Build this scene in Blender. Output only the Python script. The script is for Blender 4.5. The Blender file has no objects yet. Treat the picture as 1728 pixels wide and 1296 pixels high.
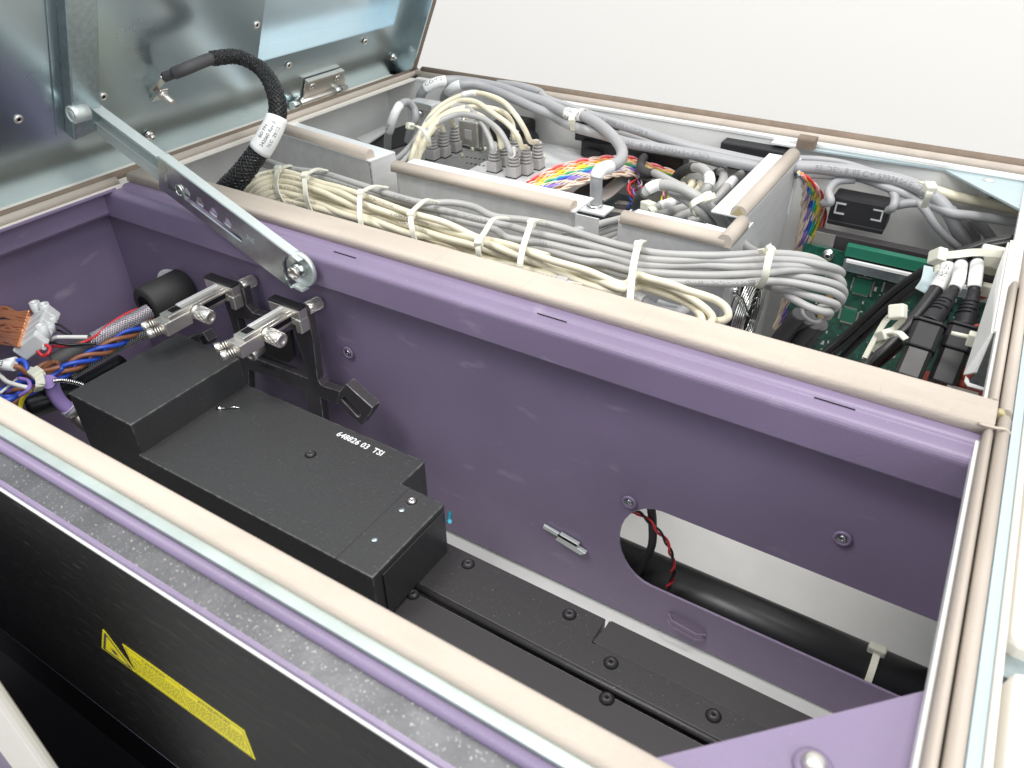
import bpy, bmesh, math, random
from mathutils import Vector, Matrix
from mathutils.geometry import tessellate_polygon
random.seed(7)
sc = bpy.context.scene
S = 0.001                                     # everything below is measured in millimetres
col = sc.collection

# ------------------------------------------------------------------ camera
FPX = 1287.1
CM = (Vector((.85075018, .52554227, -.00542748)), Vector((.30265405, -.49832819, -.81244664)), Vector((-.42967972, .68954647, -.58301029)))
CP = Vector((674.886, -399.203, 265.0))
cam = bpy.data.cameras.new('camera'); camo = bpy.data.objects.new('camera', cam); col.objects.link(camo)
cam.sensor_width = 36; cam.lens = 36 * FPX / 1728; cam.clip_start = .005; cam.clip_end = 60
r_, d_, f_ = CM
camo.matrix_world = Matrix(((r_.x, -d_.x, -f_.x, CP.x * S), (r_.y, -d_.y, -f_.y, CP.y * S), (r_.z, -d_.z, -f_.z, CP.z * S), (0, 0, 0, 1)))
cam.dof.use_dof = True; cam.dof.focus_distance = .68; cam.dof.aperture_fstop = 14
sc.camera = camo

# ------------------------------------------------------------------ light
w = bpy.data.worlds.new('World'); sc.world = w; w.use_nodes = True
w.node_tree.nodes['Background'].inputs[0].default_value = (.93, .96, 1.0, 1)
w.node_tree.nodes['Background'].inputs[1].default_value = .60
def area(name, loc, target, size, power, colr=(1, 1, 1), sy=None):
    l = bpy.data.lights.new(name, 'AREA'); l.energy = power; l.color = colr; l.size = size
    if sy: l.shape = 'RECTANGLE'; l.size_y = sy
    o = bpy.data.objects.new(name, l); col.objects.link(o); o.location = loc
    o.rotation_euler = (Vector(target) - Vector(loc)).to_track_quat('-Z', 'Y').to_euler()
area('ceiling_lamp', (.9, -.1, 1.9), (.35, .1, 0), .35, 18, (1, .97, .93), 1.3)
area('ceiling_lamp', (-.3, -1.0, 2.1), (.4, 0, -.1), .7, 22, (1, .98, .96), .7)
area('window_light', (2.4, -1.0, 1.3), (.3, 0, -.1), 1.0, 14, (.9, .96, 1), 1.2)
sc.view_settings.view_transform = 'Standard'; sc.view_settings.look = 'None'
sc.view_settings.exposure = 0.55; sc.view_settings.gamma = 1
sc.render.resolution_x = 1024; sc.render.resolution_y = 768
sc.cycles.max_bounces = 8

# ------------------------------------------------------------------ measuring
def ray(px, py):
    return (CM[0] * ((px - 864) / FPX) + CM[1] * ((py - 648) / FPX) + CM[2])
def at(px, py, ax, v):                        # point of the photograph on the level plane / wall plane at v millimetres
    d = ray(px, py); return CP + d * ((v - CP[ax]) / d[ax])
def pz(px, py, z): return at(px, py, 2, z)
def pl(px, py, p0, n):
    d = ray(px, py); return CP + d * ((p0 - CP).dot(n) / d.dot(n))
FR = dict(A=(0, 0, 2.88), B=(400, 80, 3.456), C=(800, 150, 3.456), D=(1228, 180, 3.456), E=(1228, 400, 3.456), F=(0, 430, 4.32),
          R1=(960, 260, 5.76), R2=(1180, 380, 5.76), R3=(1420, 400, 4.32), R4=(1050, 440, 7.2), R5=(440, 170, 6.171),
          G=(240, 430, 3.7565), H=(780, 350, 3.456), K=(640, 120, 5.4), P=(0, 0, 1))
def q(fr, x, y, z): ox, oy, s = FR[fr]; return pz(ox + x / s, oy + y / s, z)
def qs(fr, *pts): return [q(fr, *p) for p in pts]
def V(*a): return Vector(a)

# ------------------------------------------------------------------ materials
MATS = {}
def mat(name, colr, rough=.5, metal=0, bump=0, bscale=400, var=0, vscale=30, stretch=None, aniso=0, coat=0, spec=.5, trans=0, rvar=0, vcol=None, speck=None, streak=None):
    m = bpy.data.materials.new(name); m.use_nodes = True; nt = m.node_tree; N = nt.nodes; L = nt.links
    b = N['Principled BSDF']; b.inputs['Base Color'].default_value = (*colr, 1); b.inputs['Roughness'].default_value = rough
    b.inputs['Metallic'].default_value = metal; b.inputs['Specular IOR Level'].default_value = spec
    if coat: b.inputs['Coat Weight'].default_value = coat; b.inputs['Coat Roughness'].default_value = .15
    if trans: b.inputs['Transmission Weight'].default_value = trans
    tc = N.new('ShaderNodeTexCoord'); mp = N.new('ShaderNodeMapping'); L.new(tc.outputs['Object'], mp.inputs[0])
    sx = stretch or (1, 1, 1); mp.inputs['Scale'].default_value = sx
    last = None
    if var or vcol:
        n = N.new('ShaderNodeTexNoise'); n.inputs['Scale'].default_value = vscale; n.inputs['Detail'].default_value = 6
        L.new(mp.outputs[0], n.inputs['Vector'])
        r = N.new('ShaderNodeValToRGB'); L.new(n.outputs['Fac'], r.inputs[0])
        c1 = [max(0, c * (1 - var)) for c in colr]; c2 = [min(1, c * (1 + var)) for c in colr] if not vcol else vcol
        r.color_ramp.elements[0].position = .35; r.color_ramp.elements[1].position = .68
        r.color_ramp.elements[0].color = (*c1, 1); r.color_ramp.elements[1].color = (*c2, 1)
        last = r.outputs[0]
    if speck:                                  # light scratches / dust: (scale, threshold, colour)
        n2 = N.new('ShaderNodeTexNoise'); n2.inputs['Scale'].default_value = speck[0]; n2.inputs['Detail'].default_value = 2
        L.new(mp.outputs[0], n2.inputs['Vector'])
        r2 = N.new('ShaderNodeValToRGB'); r2.color_ramp.elements[0].position = speck[1]; r2.color_ramp.elements[1].position = speck[1] + .06
        L.new(n2.outputs['Fac'], r2.inputs[0]); mx = N.new('ShaderNodeMix'); mx.data_type = 'RGBA'
        L.new(r2.outputs[0], mx.inputs['Factor'])
        if last: L.new(last, mx.inputs['A'])
        else: mx.inputs['A'].default_value = (*colr, 1)
        mx.inputs['B'].default_value = (*speck[2], 1); last = mx.outputs['Result']
    if streak:                                 # scuffs of their own shape: (scale vec, threshold, colour)
        mp3 = N.new('ShaderNodeMapping'); mp3.inputs['Scale'].default_value = streak[0]; mp3.inputs['Rotation'].default_value = (0, .5, 0)
        L.new(tc.outputs['Object'], mp3.inputs[0])
        n3 = N.new('ShaderNodeTexNoise'); n3.inputs['Scale'].default_value = 1; n3.inputs['Detail'].default_value = 3
        L.new(mp3.outputs[0], n3.inputs['Vector'])
        r3 = N.new('ShaderNodeValToRGB'); r3.color_ramp.elements[0].position = streak[1]; r3.color_ramp.elements[1].position = streak[1] + .12
        r3.color_ramp.elements[1].color = (.45, .45, .45, 1)
        L.new(n3.outputs['Fac'], r3.inputs[0]); mx = N.new('ShaderNodeMix'); mx.data_type = 'RGBA'
        L.new(r3.outputs[0], mx.inputs['Factor'])
        if last: L.new(last, mx.inputs['A'])
        else: mx.inputs['A'].default_value = (*colr, 1)
        mx.inputs['B'].default_value = (*streak[2], 1); last = mx.outputs['Result']
    if last: L.new(last, b.inputs['Base Color'])
    if rvar:
        n = N.new('ShaderNodeTexNoise'); n.inputs['Scale'].default_value = vscale * 1.7; n.inputs['Detail'].default_value = 5
        L.new(mp.outputs[0], n.inputs['Vector']); mr = N.new('ShaderNodeMapRange')
        mr.inputs['To Min'].default_value = max(.02, rough - rvar); mr.inputs['To Max'].default_value = rough + rvar
        L.new(n.outputs['Fac'], mr.inputs['Value']); L.new(mr.outputs[0], b.inputs['Roughness'])
    if bump:
        n = N.new('ShaderNodeTexNoise'); n.inputs['Scale'].default_value = bscale; n.inputs['Detail'].default_value = 3
        L.new(mp.outputs[0], n.inputs['Vector']); bp = N.new('ShaderNodeBump')
        bp.inputs['Strength'].default_value = bump; bp.inputs['Distance'].default_value = .0004
        L.new(n.outputs['Fac'], bp.inputs['Height']); L.new(bp.outputs[0], b.inputs['Normal'])
    MATS[name] = m; return m
mat('wall_paint', (.76, .745, .715), .8, bump=.1, bscale=60)
mat('floor_tile', (.55, .54, .52), .5)
mat('purple', (.226, .178, .279), .40, bump=.45, bscale=900, speck=(330, .755, (.50, .46, .54)), var=.07, vscale=9, rvar=.06, streak=((22, 22, 60), .635, (.42, .37, .45)))
mat('foam', (.535, .465, .395), .85, bump=.8, bscale=900, var=.07, vscale=60, stretch=(.25, 1, 1))
mat('foam_y', (.49, .43, .37), .85, bump=.5, bscale=1500, var=.06, vscale=60, stretch=(1, .25, 1))
mat('foam_core', (.42, .36, .20), .95, bump=.6, bscale=900)
mat('foam_dark', (.20, .152, .115), .85, bump=.5, bscale=1500, var=.1, vscale=80, stretch=(1, .2, 1))
mat('mint_metal', (.60, .68, .65), .38, .55, bump=.15, bscale=500, var=.08, vscale=40)
mat('blue_metal', (.55, .66, .69), .35, .5)
mat('cream_paint', (.78, .74, .67), .5, bump=.15, bscale=900)
mat('white_paint', (.74, .74, .72), .45, bump=.15, bscale=900, var=.03)
mat('raw_steel', (.12, .12, .125), .46, .35, bump=.5, bscale=300, var=.15, vscale=60, rvar=.10, speck=(800, .64, (.36, .36, .36)))
mat('galv', (.60, .71, .75), .29, 1, bump=.04, bscale=900, var=.05, vscale=7, rvar=.05)
mat('galv_skin', (.70, .82, .87), .30, .75, var=.04, vscale=5)
mat('galv_post', (.42, .50, .52), .33, .9, bump=.3, bscale=1100, var=.10, vscale=220)
mat('zinc', (.62, .66, .64), .24, 1, bump=.15, bscale=900, rvar=.08, var=.12, vscale=60)
mat('zinc_white', (.68, .73, .71), .42, .6, bump=.05, bscale=900, var=.04)
mat('nickel', (.74, .71, .66), .36, .9, bump=.1, bscale=700, rvar=.08)
mat('chrome', (.75, .74, .72), .12, 1, bump=.1, bscale=500)
mat('alu', (.66, .66, .66), .42, .35, bump=.35, bscale=700, var=.06, vscale=90, stretch=(1, .3, 1))
mat('alu_white', (.80, .81, .81), .45, .25, bump=.1, bscale=600)
mat('black_brushed', (.007, .007, .007), .5, 0, bump=.5, bscale=260, stretch=(.12, 1, 3), speck=(420, .66, (.07, .065, .055)), rvar=.08, vscale=60, spec=.3)
mat('black_anod', (.042, .042, .043), .50, 0, bump=.8, bscale=520, stretch=(.55, 1.6, 1), speck=(700, .665, (.10, .098, .095)), rvar=.12, vscale=200)
mat('rail_anod', (.042, .040, .041), .42, .1, bump=.25, bscale=700, speck=(650, .68, (.16, .15, .15)), rvar=.05, vscale=100)
mat('bracket_grey', (.062, .057, .062), .40, .2, bump=.25, bscale=700, rvar=.05)
mat('rail_matt', (.040, .036, .038), .50, 0, bump=.3, bscale=1500, speck=(500, .76, (.12, .11, .11)))
mat('black_plastic', (.018, .018, .019), .38, 0, bump=.15, bscale=900, rvar=.08)
mat('black_gloss', (.02, .02, .021), .28, 0)
mat('grey_plastic', (.022, .022, .025), .5, 0, spec=.35, bump=.15, bscale=900)
mat('rubber', (.042, .041, .040), .62, 0, bump=.3, bscale=700, var=.2)
mat('shrink', (.060, .058, .060), .60, bump=.35, bscale=500, var=.15)
mat('cable_grey', (.36, .36, .37), .38, bump=.08, bscale=300, var=.04)
mat('cable_grey_light', (.40, .395, .385), .40, bump=.08, bscale=300, var=.04)
mat('cable_cream', (.74, .685, .52), .40, bump=.06, bscale=300, var=.03)
mat('boot_grey', (.46, .44, .43), .5, bump=.1)
mat('nylon', (.84, .83, .70), .38, spec=.4, trans=.15)
mat('label_white', (.84, .84, .83), .5)
mat('ink', (.05, .05, .055), .6)
mat('print_grey', (.20, .20, .21), .6)
mat('ink_white', (.80, .80, .80), .6)
mat('label_yellow', (.86, .74, .015), .35)
mat('void_shade', (.008, .007, .010), .7, spec=.15)  # near-black colour standing in for shade inside openings and recesses
mat('pcb', (.010, .090, .060), .35, bump=.5, bscale=500, var=.45, vscale=220, speck=(500, .66, (.10, .26, .20)), coat=.3)
mat('chip', (.03, .04, .045), .35)
mat('pcb_green', (.02, .16, .10), .35)
mat('gold', (.72, .48, .15), .3, 1)
mat('lilac', (.42, .30, .68), .42)
mat('copper', (.80, .36, .18), .32, .6)
mat('clear', (.86, .87, .87), .25, trans=.2)
mat('rust', (.35, .06, .035), .5)
for n, c in dict(w_blue=(.03, .09, .55), w_brown=(.30, .12, .06), w_red=(.60, .03, .04), w_white=(.78, .77, .74), w_black=(.015, .015, .016), w_yellow=(.80, .66, .03),
                 w_tan=(.80, .66, .54), w_pink=(.75, .25, .28), w_orange=(.80, .32, .08), w_green=(.05, .42, .15), w_violet=(.28, .18, .55), w_teal=(.03, .38, .50), w_grey=(.4, .4, .4)).items():
    mat(n, c, .38)
mat('braid_silver', (.55, .50, .54), .35, .6)

def wear(name, colr, radius=.0011, amount=.8):
    nt = MATS[name].node_tree; N = nt.nodes; L = nt.links; b = N['Principled BSDF']
    bv = N.new('ShaderNodeBevel'); bv.samples = 4; bv.inputs['Radius'].default_value = radius; ge = N.new('ShaderNodeNewGeometry')
    dt = N.new('ShaderNodeVectorMath'); dt.operation = 'DOT_PRODUCT'; L.new(bv.outputs[0], dt.inputs[0]); L.new(ge.outputs['Normal'], dt.inputs[1])
    mr = N.new('ShaderNodeMapRange'); mr.inputs['From Min'].default_value = .995; mr.inputs['From Max'].default_value = .93; L.new(dt.outputs['Value'], mr.inputs['Value'])
    no = N.new('ShaderNodeTexNoise'); no.inputs['Scale'].default_value = 160; no.inputs['Detail'].default_value = 6; tc = N.new('ShaderNodeTexCoord'); L.new(tc.outputs['Object'], no.inputs['Vector'])
    rp_ = N.new('ShaderNodeMapRange'); rp_.inputs['From Min'].default_value = .4; rp_.inputs['From Max'].default_value = .62; rp_.inputs['To Max'].default_value = amount; L.new(no.outputs['Fac'], rp_.inputs['Value'])
    mu = N.new('ShaderNodeMath'); mu.operation = 'MULTIPLY'; L.new(mr.outputs[0], mu.inputs[0]); L.new(rp_.outputs[0], mu.inputs[1])
    mx = N.new('ShaderNodeMix'); mx.data_type = 'RGBA'; L.new(mu.outputs[0], mx.inputs['Factor'])
    src = b.inputs['Base Color'].links[0].from_socket if b.inputs['Base Color'].links else None
    if src: L.new(src, mx.inputs['A'])
    else: mx.inputs['A'].default_value = b.inputs['Base Color'].default_value
    mx.inputs['B'].default_value = (*colr, 1); L.new(mx.outputs['Result'], b.inputs['Base Color'])
wear('bracket_grey', (.55, .53, .52), .0009, .9); wear('black_anod', (.30, .29, .27)); wear('purple', (.50, .45, .55), .0008, .35)
# ------------------------------------------------------------------ mesh helpers
class MB:
    def __init__(s): s.v = []; s.f = []; s.sm = []
    def add(s, vs, fs, smooth=False):
        o = len(s.v); s.v += [tuple(a) for a in vs]; s.f += [tuple(o + i for i in f) for f in fs]; s.sm += [smooth] * len(fs); return s
    def box(s, x0, x1, y0, y1, z0, z1, M=None, c=0):
        if x0 > x1: x0, x1 = x1, x0
        if y0 > y1: y0, y1 = y1, y0
        if z0 > z1: z0, z1 = z1, z0
        if c > 0:                             # chamfered box
            c = min(c, (x1 - x0) * .45, (y1 - y0) * .45, (z1 - z0) * .45)
            bm = bmesh.new(); bmesh.ops.create_cube(bm, size=1)
            for v in bm.verts: v.co = Vector(((x0 + x1) / 2 + v.co.x * (x1 - x0), (y0 + y1) / 2 + v.co.y * (y1 - y0), (z0 + z1) / 2 + v.co.z * (z1 - z0)))
            bmesh.ops.bevel(bm, geom=bm.edges[:], offset=c, segments=2, affect='EDGES', profile=.5)
            bm.verts.index_update(); vs = [v.co.copy() for v in bm.verts]; fs = [[v.index for v in f.verts] for f in bm.faces]; bm.free()
        else:
            vs = [V(x, y, z) for z in (z0, z1) for y in (y0, y1) for x in (x0, x1)]
            fs = [(0, 2, 3, 1), (4, 5, 7, 6), (0, 1, 5, 4), (2, 6, 7, 3), (0, 4, 6, 2), (1, 3, 7, 5)]
        if M: vs = [M @ v for v in vs]
        return s.add(vs, fs)
    def prism(s, loops, M, h, smooth=False):  # loops of 2D points (outer, holes...) in the XY of M, thickness h along its Z
        if not isinstance(loops[0][0], (tuple, list)): loops = [loops]
        fl = [p for l in loops for p in l]; n = len(fl)
        tri = tessellate_polygon([[Vector((a, b, 0)) for a, b in l] for l in loops])
        vs = [M @ Vector((a, b, 0)) for a, b in fl] + [M @ Vector((a, b, h)) for a, b in fl]
        fs = [tuple(t) for t in tri] + [tuple(i + n for i in reversed(t)) for t in tri]; o = 0
        for l in loops:
            k = len(l)
            for i in range(k): j = (i + 1) % k; fs.append((o + i, o + j, o + j + n, o + i + n))
            o += k
        return s.add(vs, fs, smooth)
    def extrude(s, prof, ax, a, b, closed=True, smooth=False): # 2D profile swept straight along axis (0: profile is y,z ; 1: profile is x,z)
        P = (lambda t, p: V(t, p[0], p[1])) if ax == 0 else ((lambda t, p: V(p[0], t, p[1])) if ax == 1 else (lambda t, p: V(p[0], p[1], t)))
        n = len(prof); vs = [P(a, p) for p in prof] + [P(b, p) for p in prof]
        fs = [(i, (i + 1) % n, (i + 1) % n + n, i + n) for i in range(n if closed else n - 1)]
        s.add(vs, fs, smooth)
        if closed: s.add(vs, [tuple(range(n)), tuple(range(2 * n - 1, n - 1, -1))], False)
        return s
    def tube(s, pts, r, n=10, caps=True, res=None, rr=None):
        pts = catmull(pts, res) if res else pts
        F = frames(pts); k = len(pts); vs = []
        for i, (p, (t, a, b)) in enumerate(zip(pts, F)):
            R = rr[i] if rr else r
            for j in range(n):
                an = 2 * math.pi * j / n; vs.append(p + a * (R * math.cos(an)) + b * (R * math.sin(an)))
        fs = [(i * n + j, i * n + (j + 1) % n, (i + 1) * n + (j + 1) % n, (i + 1) * n + j) for i in range(k - 1) for j in range(n)]
        s.add(vs, fs, True)
        if caps: s.add(vs[:n], [tuple(range(n - 1, -1, -1))]); s.add(vs[-n:], [tuple(range(n))])
        return s
    def cyl(s, p0, p1, r, n=20, r1=None, smooth=True, caps=True):
        r1 = r if r1 is None else r1; return s.lathe(p0, (p1 - p0), [(0, r), (1, r1)], n, caps, norm=False)
    def lathe(s, p0, axis, prof, n=20, caps=True, norm=True): # prof: (along, radius)
        L = axis.length; t = axis.normalized(); a = t.orthogonal().normalized(); b = t.cross(a); vs = []
        for h, r in prof:
            c = p0 + t * (h if norm else h * L)
            for j in range(n): an = 2 * math.pi * j / n; vs.append(c + a * (r * math.cos(an)) + b * (r * math.sin(an)))
        k = len(prof)
        for i in range(k - 1):
            s.add(vs[i * n:(i + 2) * n], [(j, (j + 1) % n, (j + 1) % n + n, j + n) for j in range(n)], True)
        if caps: s.add(vs[:n], [tuple(range(n - 1, -1, -1))]); s.add(vs[-n:], [tuple(range(n))])
        return s
    def strip(s, pts, wdir, width, th, closed=False):
        k = len(pts); vs = []
        for i, p in enumerate(pts):
            t = ((pts[(i + 1) % k] - pts[i - 1]) if closed else (pts[min(i + 1, k - 1)] - pts[max(i - 1, 0)])).normalized()
            wd = (wdir[i] if isinstance(wdir, list) else wdir); wd = (wd - t * wd.dot(t)).normalized(); nn = t.cross(wd)
            for a, b in ((-1, -1), (1, -1), (1, 1), (-1, 1)): vs.append(p + wd * (a * width / 2) + nn * (b * th / 2))
        fs = [(i * 4 + j, i * 4 + (j + 1) % 4, ((i + 1) % k) * 4 + (j + 1) % 4, ((i + 1) % k) * 4 + j) for i in range(k if closed else k - 1) for j in range(4)]
        if not closed: fs += [(3, 2, 1, 0), tuple(len(vs) - 4 + i for i in range(4))]
        return s.add(vs, fs)
    def build(s, name, m, parent=None, bevel=0, **kw):
        me = bpy.data.meshes.new(name); me.from_pydata([(a * S, b * S, c * S) for a, b, c in s.v], [], s.f); me.update()
        me.polygons.foreach_set('use_smooth', s.sm)
        bm = bmesh.new(); bm.from_mesh(me)
        bmesh.ops.remove_doubles(bm, verts=bm.verts, dist=1e-7); bmesh.ops.recalc_face_normals(bm, faces=bm.faces)
        if bevel:
            es = [e for e in bm.edges if len(e.link_faces) == 2 and e.calc_face_angle(0) > .6]
            bmesh.ops.bevel(bm, geom=es, offset=bevel * S, segments=2, affect='EDGES', profile=.5, clamp_overlap=True)
        bm.to_mesh(me); bm.free()
        me.materials.append(MATS[m] if isinstance(m, str) else m)
        o = bpy.data.objects.new(name, me); col.objects.link(o)
        if parent: o.parent = parent
        for k2, v2 in kw.items(): o[k2] = v2
        return o
def catmull(p, res=8):
    if len(p) < 3: return p
    P = [p[0] * 2 - p[1]] + list(p) + [p[-1] * 2 - p[-2]]; out = []
    for i in range(1, len(P) - 2):
        a, b, c, d = P[i - 1:i + 3]
        for k in range(res):
            t = k / res; out.append(.5 * ((2 * b) + (c - a) * t + (2 * a - 5 * b + 4 * c - d) * t * t + (3 * b - a - 3 * c + d) * t ** 3))
    out.append(P[-2]); return out
def frames(pts):
    k = len(pts); T = [(pts[min(i + 1, k - 1)] - pts[max(i - 1, 0)]).normalized() for i in range(k)]
    up = V(0, 0, 1); a = (up - T[0] * up.dot(T[0]))
    a = a.normalized() if a.length > .05 else T[0].orthogonal().normalized(); out = []
    for t in T:
        a = (a - t * a.dot(t)).normalized(); out.append((t, a, t.cross(a)))
    return out
def tag(o, label=None, cat=None, group=None, kind=None):
    for k, v in (('label', label), ('category', cat), ('group', group), ('kind', kind)):
        if v: o[k] = v
    return o
def thing(name, label, cat, group=None, loc=(0, 0, 0)):
    o = bpy.data.objects.new(name, None); o.empty_display_size = .01; col.objects.link(o)
    return tag(o, label, cat, group)
def struct(o): o['kind'] = 'structure'; return o
def MX(o, x, y, z=None):                      # frame with origin o, local X, Y axes (Z = X cross Y)
    x = x.normalized(); y = (y - x * y.dot(x)).normalized(); z = x.cross(y)
    return Matrix(((x.x, y.x, z.x, o.x), (x.y, y.y, z.y, o.y), (x.z, y.z, z.z, o.z), (0, 0, 0, 1)))
_tc = {}
def text_verts(txt, bold=False):
    if (txt, bold) in _tc: return _tc[(txt, bold)]
    c = bpy.data.curves.new('t', 'FONT'); c.body = txt; c.size = 1; c.resolution_u = 2; c.offset = .02 if bold else 0
    o = bpy.data.objects.new('t', c); col.objects.link(o); bpy.context.view_layer.update()
    me = bpy.data.meshes.new_from_object(o.evaluated_get(bpy.context.evaluated_depsgraph_get()))
    vs = [v.co.copy() for v in me.vertices]; fs = [tuple(p.vertices) for p in me.polygons]
    bpy.data.objects.remove(o); bpy.data.curves.remove(c); bpy.data.meshes.remove(me)
    _tc[(txt, bold)] = (vs, fs); return vs, fs
def text(mb, txt, M, size, sx=1, bold=False, center=False):
    vs, fs = text_verts(txt, bold); off = 0
    if center: off = max(v.x for v in vs) * size * sx / 2
    mb.add([M @ V(v.x * size * sx - off, v.y * size, 0) for v in vs], fs); return mb
def text_on_tube(mb, txt, pts, r, s0, size, ang=None, flip=False, up=None):
    """print lettering round a cable: pts is the dense path"""
    vs, fs = text_verts(txt); F = frames(pts); cum = [0]
    for i in range(1, len(pts)): cum.append(cum[-1] + (pts[i] - pts[i - 1]).length)
    tot = cum[-1]; out = []
    for v in vs:
        s = s0 + v.x * size; s = max(0, min(tot - .01, s if not flip else s))
        i = 0
        while i < len(cum) - 2 and cum[i + 1] < s: i += 1
        k = (s - cum[i]) / max(1e-6, cum[i + 1] - cum[i]); p = pts[i].lerp(pts[i + 1], k); t = F[i][0]
        view = (CP - p).normalized() if up is None else up
        a = (view - t * view.dot(t)).normalized(); b = a.cross(t)
        an = (v.y - .35) * size / r
        out.append(p + (a * math.cos(an) + b * math.sin(an)) * (r + .06))
    mb.add(out, fs); return mb

# ================================================================== THE ROOM
struct(MB().box(-2500, 3500, 1150, 1200, -950, 1800).build('wall', 'wall_paint'))
struct(MB().box(-2500, 3500, -1500, 1150, -1000, -950).build('floor', 'floor_tile'))

# ================================================================== CABINET
cab = thing('instrument_cabinet', 'opened lab instrument cabinet with purple front bay and grey wiring bay', 'cabinet')
def slotpts(x0, x1, z0, z1, n=14):
    r = (z1 - z0) / 2; c = (z0 + z1) / 2; o = []
    for k in range(n + 1): a = math.pi / 2 + math.pi * k / n; o.append((x0 + r + r * math.cos(a) * .75, c + r * math.sin(a)))
    for k in range(n + 1): a = -math.pi / 2 + math.pi * k / n; o.append((x1 - r + r * math.cos(a), c + r * math.sin(a)))
    return o
# divider: folded purple sheet, hem at the top, slot cut low on the right
MXZ = MX(V(0, 0, 0), V(1, 0, 0), V(0, 0, 1))          # local z = -y
wall2d = [(-50, -270), (800, -270), (800, -30), (-50, -30)]
slot = slotpts(514, 860, -224, -140)
slot = [(min(a, 790), b) for a, b in slot]
nm = [(455, -208), (500, -208), (500, -212), (455, -212)]
MB().prism([wall2d, slot], MXZ @ Matrix.Translation((0, 0, -2)), 2).build('divider_wall', 'purple', cab)
hem = [(0, -29), (-14, -31), (-15.5, -29.5), (-15.5, -8)] + [(-15.5 + 5.5 * (1 - math.cos(a)), -8 + 5.5 * math.sin(a)) for a in (.3, .6, .9, 1.2, 1.5)] + [(-3, -2.5), (-1.5, -1.0), (0, -.2), (2, 0), (36, 0), (36, -3), (2, -3), (-8, -6), (-12, -10), (-12, -27), (0, -27)]
MB().extrude(hem, 0, -50, 800).build('divider_hem', 'purple', cab, bevel=.6)
for a, b in ((449, 472), (262, 285), (636, 659)):      # little slots where the hem is stitched to the lip
    MB().box(a, b, -3.4, -2.8, -2.6, -1.8).build('hem_slot', 'void_shade', cab)
# gasket over the divider (flat foam, rounded front edge)
def dprof(y0, y1, z0, z1, r):
    o = [(y0, z0)]
    for k in range(5): a = math.pi - k * math.pi / 8; o.append((y0 + r + r * math.cos(a), z1 - r + r * math.sin(a)))
    for k in range(5): a = math.pi / 2 - k * math.pi / 8; o.append((y1 - r + r * math.cos(a), z1 - r + r * math.sin(a)))
    o.append((y1, z0)); return o
MB().extrude(dprof(6, 34, .3, 8, 3.2), 0, -8, 726, smooth=True).build('gasket', 'foam', cab, label='flat beige foam gasket on top of the divider')
for x in (60, 168, 258, 352, 430, 520, 612, 668):      # faint joints pressed into the fabric
    MB().box(x, x + .5, 8, 32, 8.02, 8.06).build('gasket_crease', 'foam_y', cab)
# left wall and rim
MB().box(-52, -50, -320, 0, -270, -30).build('left_wall', 'purple', cab)
MB().extrude([(-50, -29), (-24, -31), (-22, -29), (-22, -6), (-19, -1), (-5, -.5), (-5, -3.5), (-16, -4), (-19, -8), (-19, -27), (-50, -27)], 1, -320, -9).build('left_hem', 'purple', cab, bevel=.6)
def ridge(x0, x1, y0, y1, nm_, m, lab=None):
    n = [(x0, .5)] + [(x0 + (x1 - x0) * k / 8, .5 + 6 * math.sin(math.pi * k / 8) ** .5) for k in range(1, 8)] + [(x1, .5)]
    kw = {'label': lab} if lab else {}
    return MB().extrude(n, 1, y0, y1, smooth=True).build(nm_, m, cab, **kw)
MB().box(-60, -5.5, -320, 486, -2.5, .3).build('left_rim', 'cream_paint', cab)
ridge(-17, -8, -320, -2, 'gasket', 'foam_y')
ridge(-29, -19, -320, 478, 'gasket', 'foam_dark', 'worn brown fabric gasket on the hinge side')
ridge(-18, -11, 40, 478, 'gasket', 'foam_y')
# back rim
MB().box(-60, 900, 449, 490, -2.5, .3).build('back_rim', 'white_paint', cab)
def ridgex(y0, y1, x0, x1, m, h=6):
    n = [(y0, .5)] + [(y0 + (y1 - y0) * k / 8, .5 + h * math.sin(math.pi * k / 8) ** .5) for k in range(1, 8)] + [(y1, .5)]
    return MB().extrude(n, 0, x0, x1, smooth=True).build('gasket', m, cab)
ridgex(458, 468, -14, 900, 'foam_y'); ridgex(470, 487, -14, 900, 'foam_dark', 8)
# right rim: flange, double ridge gasket, bluish edge, cream skin
MB().box(720, 742, -420, 490, -6, -.2).build('right_rim', 'white_paint', cab)
ridge(721.6, 727.4, -420, 4, 'gasket', 'foam_y'); ridge(727.4, 735, -420, 22, 'gasket', 'foam_y')
ridge(721.6, 727.4, 36, 200, 'gasket', 'foam_y'); ridge(727.4, 735, 28, 490, 'gasket', 'foam_y')
MB().box(735.3, 740, -420, 490, -.2, 1.6).build('rim_edge', 'blue_metal', cab)
MB().extrude([(740.3, -16), (740.3, 3), (741, 4), (743, 3.2), (743.4, -16)], 1, -420, 490).build('side_skin', 'cream_paint', cab)
# torn gasket joint at the corner
MB().extrude([(724, .5), (727, 7), (729.5, 6.5), (733, 2), (733, .5)], 1, 22.2, 27).build('gasket_core', 'foam_core', cab, bevel=.6)
MB().tube([V(719, 6, 6.5), V(726, 5, 7.5), V(731, 7, 7), V(734.5, 11, 3)], .8, 8, res=4).build('gasket_fold', 'foam', cab)
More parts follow.
